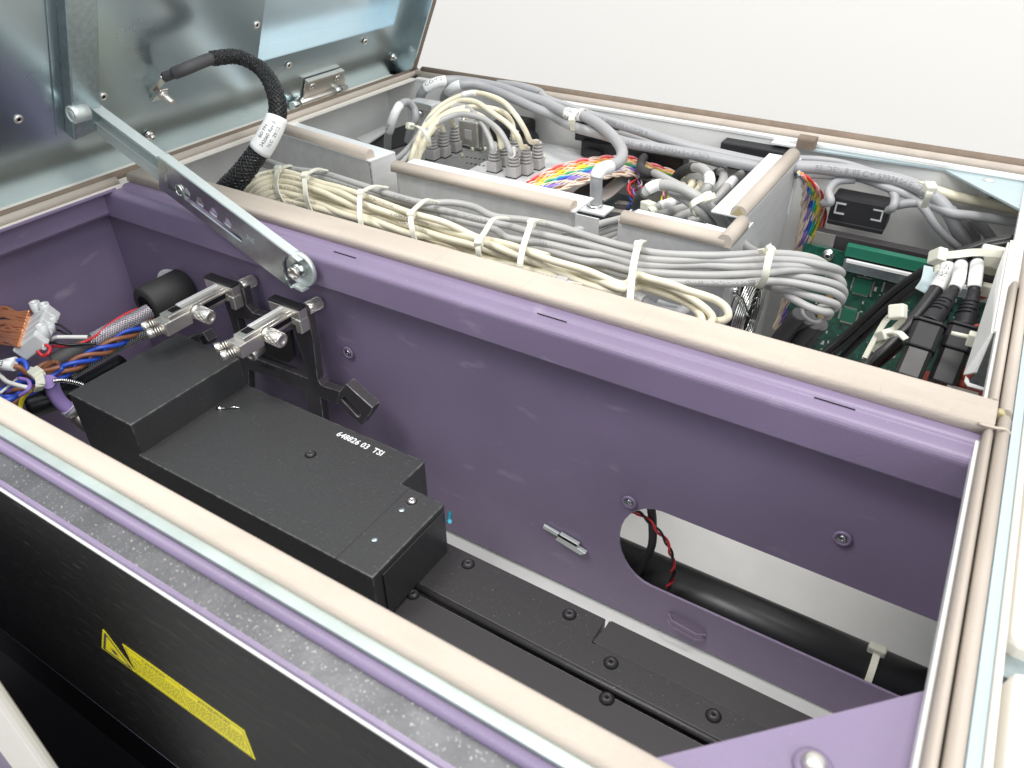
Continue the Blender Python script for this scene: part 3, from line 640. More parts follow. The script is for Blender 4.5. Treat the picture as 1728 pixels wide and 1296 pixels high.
def twisted(pts, r, ms, label, group=None, R=None, pitch=22, name='twisted_wires', n=6, cat='wire', ph=0):
    P = catmull(pts, 14); F = frames(P); s = 0; t = thing(name, label, cat, group); R = R or r * 1.05
    outp = [[] for _ in ms]
    for i, (p, (tt, a, b)) in enumerate(zip(P, F)):
        if i: s += (p - P[i - 1]).length
        for k in range(len(ms)):
            an = ph + 2 * math.pi * (s / pitch + k / len(ms)); outp[k].append(p + (a * math.cos(an) + b * math.sin(an)) * R)
    for k, m in enumerate(ms): MB().tube(outp[k], r * ((.8 if k == 0 else 1.3) if name == 'twisted_pair' else 1), n).build('strand', m, t)
    return t
twisted(hp((1100, 470, -104), (960, 560, -106), (780, 680, -108), (600, 770, -108), (430, 870, -110), (250, 960, -112), (60, 1040, -114), (-150, 1130, -116)), 2.1, ['w_blue', 'w_brown', 'w_blue', 'w_brown'], 'blue and brown wires twisted together in front of the silver shield', pitch=58, R=4.2, name='twisted_harness')
twisted(hp((430, 800, -100), (340, 860, -104), (200, 930, -108), (60, 1000, -112), (-100, 1060, -114)), 2.0, ['w_brown', 'w_violet', 'w_blue', 'w_brown'], 'brown and violet wires fanning left from under the white cable tie', pitch=70, R=4.4, name='twisted_harness')
wire(hp((1060, 560, -112), (900, 640, -114), (700, 760, -116), (500, 880, -118), (300, 1010, -124)), 5.2, 'black_plastic', 'black braided sleeve running below the blue and brown wires', 'sleeve', 'cable', n=12)
weave(hp((1060, 560, -112), (900, 640, -114), (700, 760, -116), (500, 880, -118)), 5.4, 10, name='braid', m='w_grey', wr=.28, pitch=24)
tag(bpy.data.objects[-1] if False else [o for o in col.objects if o.name.startswith('braid')][-1], 'open mesh braid over the black sleeve beside the black housing', 'sleeve')
wire(hp((1000, 395, -92), (900, 440, -92), (780, 520, -94), (700, 590, -96), (600, 640, -96), (480, 665, -96), (380, 665, -94)), 1.3, 'w_red', 'thin red wire arching above the silver shield')
wire(hp((640, 600, -95), (560, 600, -94), (450, 600, -92), (390, 605, -90), (340, 640, -86), (320, 680, -84)), 2.0, 'w_white', 'white wire with green stripe entering the white terminal strip')
wire(hp((700, 650, -98), (600, 650, -96), (500, 655, -94), (400, 640, -90), (340, 640, -84)), 1.3, 'w_black', 'thin black wire beside the white striped wire')
wire(hp((270, 700, -82), (310, 735, -86), (350, 720, -84), (365, 680, -82), (330, 655, -80)), 1.5, 'w_red', 'red wire looping under the white terminal strip')
wire(hp((400, 500, -80), (450, 520, -84), (520, 575, -92), (500, 585, -94), (440, 555, -90), (390, 540, -84)), .9, 'w_black', 'hair-thin black wire loop right of the terminal strip')
# terminal strip
ts = thing('terminal_strip', 'translucent white screw terminal strip with bare copper wires on its left', 'terminal strip')
ta, tb_ = q('F', 235, 690, -86), q('F', 330, 470, -76)
TMx = MX(ta, q('F', 330, 440, -80) - q('F', 215, 700, -82), V(1, 0, .4))
for k in range(4):
    MB().box(k * 13.0, k * 13.0 + 12.6, -13, 13, -9, 5, TMx, c=1.6).build('block', 'clear', ts)
for x, y in ((292, 450), (358, 462), (388, 505), (372, 560), (340, 620)):
    MB().lathe(q('F', x, y, -84), V(0, 0, 1), [(0, 4.4), (15 if x < 370 else 8, 4.4), (15 if x < 370 else 8, 2.8), (6, 2.8)], 16).build('screw_tube', 'clear', ts)
cg = 'bare copper strands entering the terminal strip from the left'
for k in range(34):
    y0 = 395 + k * 7.4 + random.uniform(-6, 6); pts = hp((-60, y0 + random.uniform(-40, 40), -84 - k * .5), (40, y0 + random.uniform(-25, 25), -82 - k * .25), (120, y0 + 20 + random.uniform(-15, 15), -82), (222 - k * 2.4, 415 + k * 7.4, -80 - (k % 3)))
    wire(pts, .95 if k % 3 else 1.9, 'copper', 'orange copper strand fanning out left of the white terminal strip', 'copper_wire', 'wire', cg, n=5)
# labelled wire ends at the far left
def sleeve_label(p0, p1, r, txt=None, m='label_white', up=None):
    t = thing('wire_marker', 'white wire marker sleeve' + (' printed ' + txt if txt else ' at the left edge below the blue loop'), 'cable label')
    MB().cyl(p0, p1, r, 14).build('sleeve', m, t)
    if txt:
        tx = MB(); text_on_tube(tx, txt, [p0, p0.lerp(p1, .5), p1], r, 1.5, r * 1.5, up=V(.2, -.5, .8)); tx.build('print', 'ink', t)
    return t
sleeve_label(q('F', -20, 800, -88), q('F', 105, 812, -88), 4.2, 'Z3')
sleeve_label(q('F', 30, 790, -94), q('F', 120, 770, -92), 3.4)
wire(hp((105, 812, -88), (150, 825, -90), (190, 860, -96), (260, 900, -104)), 2.2, 'w_brown', 'brown wire leaving the marker sleeve Z3')
wire(hp((120, 775, -92), (160, 770, -92), (190, 800, -94), (190, 850, -98), (150, 880, -104), (200, 890, -106), (300, 880, -106)), 2.2, 'w_blue', 'blue wire looping right of the marker sleeves')
wire(hp((430, 790, -100), (340, 790, -100), (270, 830, -102), (230, 880, -106), (180, 960, -112)), 2.3, 'w_brown', 'light brown wire bowing over the white cable tie', )
wire(hp((-20, 860, -96), (20, 900, -98), (60, 930, -98), (140, 955, -98), (205, 970, -99)), 2.0, 'w_white', 'white wire bent at the left edge')
wire(hp((0, 1010, -104), (60, 960, -104), (130, 900, -104)), 1.2, 'w_white', 'thin white wire crossing the blue wires')
wire(hp((140, 900, -98), (200, 915, -98), (218, 950, -98), (200, 990, -100), (140, 1030, -104)), 1.6, 'w_violet', 'dark violet wire curling round the white wire end')
wire(hp((220, 985, -104), (170, 1040, -110), (148, 1110, -118), (150, 1180, -124)), 1.9, 'w_yellow', 'yellow wire dropping behind the front beam')
wire(hp((-40, 1000, -106), (40, 985, -108), (130, 960, -110), (260, 920, -112)), 2.4, 'w_blue', 'dark blue wire below the bent white wire')
wire(hp((-40, 1060, -112), (60, 1060, -112), (160, 1000, -112), (280, 930, -112), (330, 880, -112)), 2.6, 'w_blue', 'blue wire lowest in the fan behind the beam')
wire(hp((-10, 1120, -118), (90, 1080, -116), (200, 1010, -114), (300, 930, -112)), 2.2, 'w_brown', 'brown wire lowest in the fan behind the beam')
def ziptie(path, wd, label, width=4.4, head=None, hd=None, group=None, m='nylon', hs_=(5.5, 8, 7)):
    t = thing('cable_tie', label, 'cable tie', group)
    MB().strip(catmull(path, 6), wd, width, 1.3).build('band', m, t)
    if head is not None:
        i = head; p = path[i]; tg = (path[min(i + 1, len(path) - 1)] - path[max(i - 1, 0)]).normalized(); w_ = (wd - tg * wd.dot(tg)).normalized(); nn = tg.cross(w_)
        Mx = Matrix(((w_.x, tg.x, nn.x, p.x), (w_.y, tg.y, nn.y, p.y), (w_.z, tg.z, nn.z, p.z), (0, 0, 0, 1)))
        a, b, c = hs_
        MB().box(-a * .62, a * .62, -b / 2, b / 2, -c / 2, c / 2, Mx, c=1.3).build('head', m, t)
    return t
ziptie(hp((200, 835, -98), (265, 862, -95), (290, 900, -95), (295, 950, -98), (275, 990, -106)), V(.5, .8, .2), 'white cable tie round the blue and brown wires at far left', 7, head=1, hs_=(8, 14, 6))
# lilac tube
lt_ = thing('lilac_tube', 'lilac flexible tube pushed on a clear fitting left of the black housing', 'tube')
MB().tube(hp((350, 925, -108), (372, 930, -112), (395, 1000, -122), (440, 1070, -132), (500, 1125, -140), (520, 1140, -142)), 6.0, 18, res=8).build('tube', 'lilac', lt_)
ca, cb = q('F', 505, 1128, -141), q('F', 575, 1190, -152); MB().lathe(ca, (cb - ca).normalized(), [(0, 6.6), (2.5, 6.8), (3, 5), (9, 5), (9.5, 6.5), (60, 6.5)], 18).build('fitting', 'nickel', lt_)
MB().lathe(ca - (cb - ca).normalized() * 3, (cb - ca).normalized(), [(0, 6.5), (6, 6.9)], 18).build('collar', 'clear', lt_)
a_ = hp((395, 920, -106), (450, 915, -106), (530, 925, -108), (612, 950, -112))
pa = catmull(a_, 30); Fp = frames(pa)
tag(MB().tube([p + (F[1] * math.cos(i * 1.15) + F[2] * math.sin(i * 1.15)) * 1.6 for i, (p, F) in enumerate(zip(pa, Fp))], .75, 5).build('coil_spring', 'chrome'), 'fine silver coil spring running into the black housing', 'spring')
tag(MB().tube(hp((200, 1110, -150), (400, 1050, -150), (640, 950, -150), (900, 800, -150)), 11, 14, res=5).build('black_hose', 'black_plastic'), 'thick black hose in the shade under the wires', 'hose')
b0 = pz(757, 880, -140); tag(MB().tube([b0 + V(-6, 10, -3), b0, b0 + V(2, -1, 2)], 1.6, 8).build('blue_wire_end', 'w_teal'), 'bright blue wire end peeping out behind the black housing', 'wire')

# ================================================================== THROUGH THE SLOT
tb2 = tag(MB().cyl(V(420, 42, -262), V(860, 42, -262), 21, 40).build('conduit', 'black_plastic'), 'fat glossy black conduit seen through the slot in the divider', 'conduit')
tc_ = thing('cable_tie', 'pale cable tie round the fat black conduit behind the slot', 'cable tie')
cx = at(1478, 1110, 1, 20).x
pts = [V(cx + 2, 42 + 22.2 * math.cos(t), -262 + 22.2 * math.sin(t)) for t in [1.5 + i * .15 for i in range(22)]]
MB().strip(pts, V(1, 0, 0), 5, 1.2).build('band', 'nylon', tc_)
MB().box(cx - 5, cx + 8, 42, 50, -245, -235, c=1.5).build('head', 'nylon', tc_)
dd = [at(1098, 850, 1, 12), at(1101, 880, 1, 16), at(1100, 920, 1, 20), at(1085, 950, 1, 24), at(1070, 975, 1, 28)]
tag(MB().tube(dd, 3.4, 10, res=6).build('black_sleeve', 'rubber'), 'black braided sleeve crossing the left end of the slot', 'cable')
twisted([at(1066, 862, 1, 14), at(1085, 870, 1, 10), at(1105, 890, 1, 10), at(1125, 915, 1, 12), at(1136, 950, 1, 14), at(1134, 975, 1, 16), at(1126, 995, 1, 18)], 1.1, ['w_red', 'w_black'], 'thin red and black twisted pair hanging in the slot', pitch=22, name='twisted_wires')

# ================================================================== WIRING BAY: CARD CAGES
bay = thing('card_cage', 'brushed aluminium card cages with beige foam strips in the wiring bay', 'card cage')
B = lambda *a, **k: MB().box(*a, **k)
def foamx(x0, x1, y0, y1, lab, cut=True):
    g = MB().extrude([(y0, -4)] + [(y0 + (y1 - y0) * (1 - math.cos(math.pi * k / 8)) / 2, -4 + 4.4 + 4.6 * math.sin(math.pi * k / 8)) for k in range(9)] + [(y1, -4)], 0, x0, x1, smooth=True)
    o = g.build('foam_strip', 'foam', bay, label=lab); return o
# cage 1 (left), slightly askew
R1m = Matrix.Translation((-26, 196, 0)) @ Matrix.Rotation(math.radians(-7.6), 4, 'Z')
def bxm(M, *a, c=0): return MB().box(*a, M=M, c=c)
bxm(R1m, 0, 177, 0, 36, -4, -2.4).build('cage_flange', 'alu_white', bay, bevel=.3, label='white flange of the left cage')
bxm(R1m, 0, 173, 1, 2.5, -95, -4.1).build('cage_front', 'alu', bay)
bxm(R1m, 175, 177, 2, 36, -60, -4.1).build('cage_side', 'alu', bay)
g = MB().extrude([(0, -2.2)] + [(6 - 6 * math.cos(math.pi * k / 8), -2 + 9 * math.sin(math.pi * k / 8) ** .7) for k in range(9)] + [(12, -2.2)], 0, -3, 172, smooth=True)
g.v = [tuple(R1m @ Vector(v)) for v in g.v]; g.build('foam_strip', 'foam', bay, label='beige foam strip on the left cage')
# cage 2 (middle)
B(184, 389, 166, 203, -4, -2.4).build('cage_flange', 'alu_white', bay, bevel=.3, label='white flange of the middle cage')
B(189, 389, 169, 170.5, -110, -4.1).build('cage_front', 'alu', bay); B(389.3, 412, 166, 167.6, -110, -4.3).build('cage_front', 'alu', bay)
B(185, 186.5, 171, 203, -90, -4.1).build('cage_side', 'alu', bay)
foamx(184, 385, 164, 178, 'beige foam strip on the middle cage')
# cage 3 (right front) with rounded left edge
B(434, 527, 170, 200, -4, -2.4).build('cage_flange', 'alu_white', bay)
MB().extrude([(427, 174), (429, 171), (433, 170), (527, 170), (527, 171.5), (433, 171.5), (430, 172.5), (428.5, 175), (428.5, 200), (427, 200)], 2, -115, -4.1, smooth=False).build('cage_front', 'alu', bay)
B(527.2, 528.8, 170, 228, -240, -4.1).build('cage_side', 'alu', bay)
foamx(431, 523, 167, 181, 'short beige foam strip on the front cage')
MB().extrude([(517, -4)] + [(523 - 6 * math.cos(math.pi * k / 8), 1 + 6 * math.sin(math.pi * k / 8)) for k in range(9)] + [(529, -4)], 1, 167.5, 212, smooth=True).build('foam_strip', 'foam_y', bay, label='stub of foam round the cage corner')
# cage 4: long strip running to the back
B(490, 521, 229, 404, -4, -2.4).build('cage_flange', 'alu_white', bay, bevel=.3, label='white flange of the cage running to the back')
MB().extrude([(507, -2.3)] + [(514 - 7 * math.cos(math.pi * k / 8), 0 + 7 * math.sin(math.pi * k / 8) ** .8) for k in range(9)] + [(521, -2.3)], 1, 229.5, 403, smooth=True).build('foam_strip', 'foam_y', bay, label='beige foam strip running to the back')
MB().extrude([(508, -2.2), (514, 6.6), (520, -2.2)], 1, 229.2, 229.5).build('foam_core', 'foam_core', bay)
B(519.4, 521, 229, 404, -240, -4.1).build('cage_side', 'alu', bay, label='tall side plate of the cage')
B(521.2, 526, 229, 230.5, -240, -6).build('cage_edge', 'alu_white', bay)
B(521.2, 523, 398, 404, -60, -2).build('cage_lip', 'alu_white', bay)
# connector panel in the middle
cp = B(172, 322, 204, 445, -55, -52).build('connector_panel', 'alu_white', bay)
m = MB()
for i in range(9):
    for j in range(2): p = q('K', 800 + i * 38, 838 + i * 6 - j * 55, -51.9); m.box(p.x - 1.3, p.x + 1.3, p.y - 1.6, p.y + 1.6, -51.95, -51.85)
m.build('vent_hole', 'void_shade', cp, kind='stuff')
for x, y in ((755, 790), (850, 735), (1500, 800), (965, 730)):
    p = q('K', x, y, -52); MB().lathe(p, V(0, 0, 1), [(0, 2.4), (5, 2), (5.5, 1)], 8).build('standoff', 'nylon', cp)
tx = MB()
for s_, x, y in (('4C', 770, 722), ('J7', 660, 790), ('J8', 900, 745)):
    p = q('K', x, y, -51.8); text(tx, s_, MX(p, V(1, 0, 0), V(0, 1, 0)), 7)
tx.build('panel_print', 'ink', cp)
# dark opening under the left cage, pale divider strip
p = [q('B', *a) for a in ((690, 530, -60), (860, 455, -60), (880, 480, -60), (760, 560, -60))]
MB().prism([(p_.x, p_.y) for p_ in p], Matrix.Translation((0, 0, -62)), 2).build('vent_strip', 'alu_white', bay)
p = [q('B', *a) for a in ((760, 560, -66), (900, 480, -66), (1010, 440, -66), (1000, 560, -66), (860, 600, -66))]
MB().prism([(p_.x, p_.y) for p_ in p], Matrix.Translation((0, 0, -68)), 2).build('dark_module', 'grey_plastic', bay)
# slab under the cables, dark underside of bay
B(-55, 420, 40, 165, -112, -110).build('lower_shelf', 'alu', bay)
tag(B(324, 520, 205, 400, -82, -78).build('backplane', 'galv_post', bay), None)
# metal label strip
p = [q('R1', *a) for a in ((20, 380, -50), (60, 330, -50), (440, 100, -50), (560, 128, -50), (330, 330, -50), (220, 440, -50))]
MB().prism([(a.x, a.y) for a in [q('R1', 320, 440, -46), q('R1', 320, 335, -46), q('R1', 570, 130, -46), q('R1', 685, 180, -46), q('R1', 430, 400, -46), q('R1', 350, 450, -46)]], Matrix.Translation((0, 0, -48)), 2).build('module_rail', 'nickel', bay, bevel=.3)
MB().prism([(a.x, a.y) for a in [q('R1', 0, 400, -50), q('R1', 100, 320, -50), q('R1', 560, 120, -50), q('R1', 640, 150, -50), q('R1', 260, 470, -50)]], Matrix.Translation((0, 0, -51.9)), 1).build('module_plate', 'grey_plastic', bay)
tx = MB(); a = q('R1', 60, 385, -50.7); b = q('R1', 200, 405, -50.7); text(tx, 'WARNING', MX(a, b - a, V(0, 1, 0)), 4.5); tx.build('module_print', 'ink', bay)
for k in range(4):
    p = [q('R1', *a) for a in ((480 - k * 28, 445 + k * 40, -58), (590 - k * 20, 465 + k * 40, -58), (570 - k * 20, 495 + k * 40, -58), (450 - k * 28, 475 + k * 40, -58))]
    MB().prism([(a.x, a.y) for a in p], Matrix.Translation((0, 0, -62)), 4).build('card_guide', 'rail_matt' if k % 2 else 'nickel', bay)

# back wall fittings
bw = thing('black_module', 'dark grey plastic module against the back wall behind the network plugs', 'module')
bc = q('K', 1400, 560, -52)
MB().box(bc.x - 22, bc.x + 22, 400, 446, -70, -22, c=5).build('module_body', 'grey_plastic', bw)
MB().lathe(V(bc.x + 22, 418, -48), V(1, 0, 0), [(0, 17), (10, 17), (14, 11), (14, 8), (6, 8)], 24).build('boot', 'grey_plastic', bw)
for x0, x1, lab in ((430, 500, 'dark grey block on the back wall left of the cage strip'), (250, 300, 'small dark block on the back wall above the rainbow wires')):
    tag(MB().box(x0, x1, 430, 449.5, -36, -8, c=1.5).build('dark_block', 'grey_plastic'), lab, 'module')
k0 = q('C', 705, 350, -40); tag(MB().box(k0.x - 12, k0.x + 12, k0.y - 10, k0.y + 10, -50, -40, c=3).build('plug_cap', 'grey_plastic'), 'small grey capped plug above the rainbow wires', 'plug')
tag(MB().box(262, 392, 424, 447, -52, -32, c=2).build('dark_bar', 'grey_plastic'), 'long dark bar low on the back wall behind the thick cables', 'module')
p = q('D', 465, 200, 4); fs_ = tag(MB().extrude(dprof(p.y - 7, p.y + 7, -3, 9, 3.5), 0, p.x - 9, p.x + 9).build('foam_block', 'foam_dark'), 'short block of beige foam at the back rim where the cage strip ends', 'foam block')
p = q('D', 385, 215, -2); tag(MB().box(p.x - 22, p.x + 18, p.y - 6, p.y + 9, -4.6, -2.8).build('joint_plate', 'alu_white'), 'small white joint plate under the foam block at the back rim', 'plate')
# back corner gusset plate, stud
p = [q('D', *a) for a in ((470, 225, -3), (480, 245, -3), (1265, 362, -3), (1720, 600, -3), (1900, 640, -3), (1900, 400, -3))]
cg_ = tag(MB().prism([(a.x, a.y) for a in p], Matrix.Translation((0, 0, -5.5)), 1.8).build('corner_plate', 'blue_metal'), 'pale blue triangular plate in the back right corner', 'plate')
cs = q('D', 1525, 428, -3.6); MB().lathe(cs, V(0, 0, 1), [(0, 5.5), (.4, 5.5), (.4, 3), (.9, 2.6)], 18).build('flush_screw', 'alu', cg_)
tag(MB().lathe(q('D', 1495, 540, -24), V(0, 0, 1), [(0, 6), (14, 6), (15, 5)], 18).build('standoff', 'alu'), 'round aluminium standoff under the corner plate', 'standoff')

# ================================================================== PCB
pcb = thing('circuit_board', 'green circuit board standing upright in the right of the wiring bay', 'circuit board')
PY = 380
MB().box(548, 728, PY, PY + 2, -272, -80).build('board', 'pcb', pcb)
def pw(f, x, y, yy=PY): ox, oy, s = FR[f]; return at(ox + x / s, oy + y / s, 1, yy)
def onb(f, x0, y0, x1, y1, h, name, m, lab=None, c=.5):
    a, b = pw(f, x0, y0, PY - .2), pw(f, x1, y1, PY - .2)
    kw = {'label': lab} if lab else {}
    return MB().box(a.x, b.x, PY - h, PY - .1, min(a.z, b.z), max(a.z, b.z), c=c).build(name, m, pcb, **kw)
onb('D', 690, 850, 1240, 905, 9, 'green_connector', 'pcb_green'); 
a, b = pw('D', 680, 890, PY - 12), pw('D', 1120, 985, PY - 12)
MB().box(a.x, 745, PY - 12, PY, a.z - 12, a.z, c=.5).build('card_slot', 'galv_post', pcb); MB().box(a.x + 2, 745, PY - 12.4, PY - 9, a.z - 2.6, a.z + .2).build('slot_lip', 'label_white', pcb)
for x, y, s in ((785, 1045, 17), (705, 1215, 15), (955, 1060, 13)):
    p = pw('D', x, y); o = MB().box(p.x - s / 2, p.x + s / 2, PY - 2.4, PY - .1, p.z - s / 2, p.z + s / 2, c=.6).build('chip', 'chip' if s < 14 else 'pcb_green', pcb)
    m = MB()
    for k in range(14):
        for sg in (-1, 1):
            d = -s / 2 + 1.4 + k * (s - 2.8) / 13; m.box(p.x + sg * (s / 2 + 1.2) - .9, p.x + sg * (s / 2 + 1.2) + .9, PY - 1, PY - .1, p.z + d - .3, p.z + d + .3); m.box(p.x + d - .3, p.x + d + .3, PY - 1, PY - .1, p.z + sg * (s / 2 + 1.2) - .9, p.z + sg * (s / 2 + 1.2) + .9)
    m.build('chip_pins', 'nickel', o, kind='stuff')
random.seed(3); m = MB(); m2 = MB(); m3 = MB()
for k in range(420):
    x = random.uniform(550, 726); z = random.uniform(-268, -98); a = random.choice((1, 1.6, 2.4)); b = a * random.choice((.5, 1.8)); random.choice((m, m, m2, m3)).box(x, x + a, PY - random.uniform(.5, 1.6), PY - .1, z, z + b)
m.build('resistors', 'alu', pcb, kind='stuff'); m2.build('capacitors', 'chip', pcb, kind='stuff'); m3.build('solder_dots', 'pcb_green', pcb, kind='stuff')
for x, y in ((553, 1165), (553, 1205), (600, 1100)):
    p = pw('D', x, y); MB().box(p.x - 4, p.x + 4, PY - 5, PY - .1, p.z - 3, p.z + 3, c=.8).build('inductor', 'gold', pcb)
for x, y in ((440, 640), (505, 715), (680, 790)):
    p = pw('E', x, y); MB().lathe(p, V(0, -1, 0), [(0, 7), (9, 7), (10, 5.5)], 18).build('capacitor', 'nickel', pcb)
p = pw('D', 588, 862, PY); MB().lathe(p, V(0, -1, 0), [(0, 6), (1.5, 6), (1.8, 4), (5, 3.6), (6, 2)], 20).build('board_screw', 'chrome', pcb)
_a, _b = at(1228 + 650 / 3.456, 180 + 752 / 3.456, 1, 386).z, at(1228 + 650 / 3.456, 180 + 838 / 3.456, 1, 386).z
MB().box(556, 760, 386, 398, _b, _a, c=1).build('support_bar', 'rail_matt', pcb); MB().box(556, 576, 383.5, 385.8, _b - 2, _a).build('support_tab', 'nickel', pcb)

# ================================================================== NETWORK CABLES
GB = 'cream network cables in the long bundle along the divider'
GG = 'grey data cables in the long bundle along the divider'
def interp(T, x):
    for (a, b), (c, d) in zip(T, T[1:]):
        if x <= c: return b + (d - b) * (x - a) / (c - a)
    return T[-1][1]
Te = [(513, 296), (574, 315), (631, 334), (689, 357), (747, 372), (805, 391), (863, 411), (925, 429), (985, 447), (1060, 472)]
Be = [(513, 351), (574, 379), (617, 395), (689, 411), (747, 427), (805, 444), (875, 462), (925, 477), (985, 494), (1060, 514)]
lefts = [[(-300, 1120), (-240, 960), (-120, 840), (0, 775), (150, 742), (300, 748)], [(-290, 1180), (-210, 1010), (-90, 885), (20, 820), (150, 790), (320, 800)], [(-260, 1210), (-170, 1060), (-60, 930), (30, 865), (140, 838), (300, 852)],
         [(-220, 1250), (-140, 1120), (-40, 985), (50, 915), (150, 890), (310, 912)], [(-160, 1270), (-90, 1140), (0, 1020), (90, 962), (220, 955), (360, 985)], [(-100, 1260), (-40, 1150), (50, 1050), (160, 1003), (300, 1005), (400, 1028)],
         [(-20, 1250), (30, 1150), (120, 1080), (230, 1050), (350, 1062), (430, 1085)], [(60, 1260), (110, 1170), (200, 1110), (300, 1092), (400, 1110), (440, 1125)]]
loops = {1: [('R4', 160, 175), ('R4', 330, 215), ('R4', 600, 290), ('R4', 800, 365), ('R4', 1000, 425), ('R4', 1150, 485), ('R4', 1250, 560), ('R4', 1290, 640), ('R4', 1270, 700), ('R4', 1180, 735), ('R4', 1050, 720)],
         2: [('R4', 160, 200), ('R4', 330, 240), ('R4', 560, 315), ('R4', 780, 420), ('R4', 930, 520), ('R4', 1050, 620), ('R4', 1095, 700), ('R4', 1060, 770), ('R4', 980, 790), ('R4', 820, 760)],
         3: [('R4', 160, 240), ('R4', 400, 290), ('R4', 650, 370), ('R4', 830, 460), ('R4', 960, 570), ('R4', 1020, 680), ('R4', 985, 760), ('R4', 880, 780), ('R4', 700, 730)],
         4: [('R4', 160, 325), ('R4', 350, 350), ('R4', 600, 430), ('R4', 790, 515), ('R4', 920, 620), ('R4', 965, 720), ('R4', 930, 810), ('R4', 850, 845), ('R4', 700, 800), ('R4', 500, 740), ('R4', 300, 620), ('R4', 130, 500)]}
paths = []
for k in range(8):
    pts = []
    n = len(lefts[k])
    for i, (x, y) in enumerate(lefts[k]):
        pts.append(q('R5', x, y, -8 - 3.4 * k - (max(0, 3 - i)) ** 2 * 5.5))
    for j, x in enumerate((540, 574, 617, 660, 695, 750, 808, 865, 925, 990, 1050)):
        if k == 0 and x > 930: break
        f = (k + .5) / 8 + (.075 * math.sin(x * .017 + k * 2.3) + .05 * math.sin(x * .041 + k * 1.1)) * min(1, j / 2)
        f = max(.03, min(.97, f)); y = interp(Te, x) + (interp(Be, x) - interp(Te, x)) * f
        pts.append(pz(x, y, -7 - 26 * f + 3 * math.sin(k * 1.7 + x * .02)))
    if k in loops:
        L_ = loops[k]
        for i, (fr_, x, y) in enumerate(L_):
            t = i / (len(L_) - 1); pts.append(q(fr_, x, y, -10 - 4 * k - 34 * max(0, t - .4)))
    P = catmull(pts, 8); paths.append(P)
    t = thing('network_cable', {0: 'topmost cream network cable of the bundle, touching the grey ones', 1: 'cream cable whose loop reaches furthest right', 4: 'cream cable looping round and back along the gasket', 7: 'lowest cream network cable beside the divider gasket'}.get(k, 'cream network cable in the middle of the long bundle behind the divider'), 'cable', GB)
    MB().tube(P, 3.05, 12).build('jacket', 'cable_cream', t)
    if k in (0, 1, 3, 5, 6, 7):
        for s0, st in ((60 + 37 * k % 50, 'MOHAWK E170904B-10 ISO/IEC'), (230 + 29 * k % 60, 'E192284-2 23 C(UL) CMR')):
            tx = MB(); text_on_tube(tx, st, P, 3.05, s0, 3.6); tx.build('jacket_print', 'print_grey', t)
# inner strands keep the bundle full
for k in range(3):
    pts = [pz(x, interp(Te, x) + (interp(Be, x) - interp(Te, x)) * (.3 + .2 * k), -32 - 6 * k) for x in (470, 540, 600, 660, 720, 790, 860, 930, 1000, 1058)]
    tag(MB().tube(pts, 3.05, 8, res=5).build('network_cable', 'cable_cream'), 'cream network cable in the middle of the long bundle behind the divider', 'cable', GB)
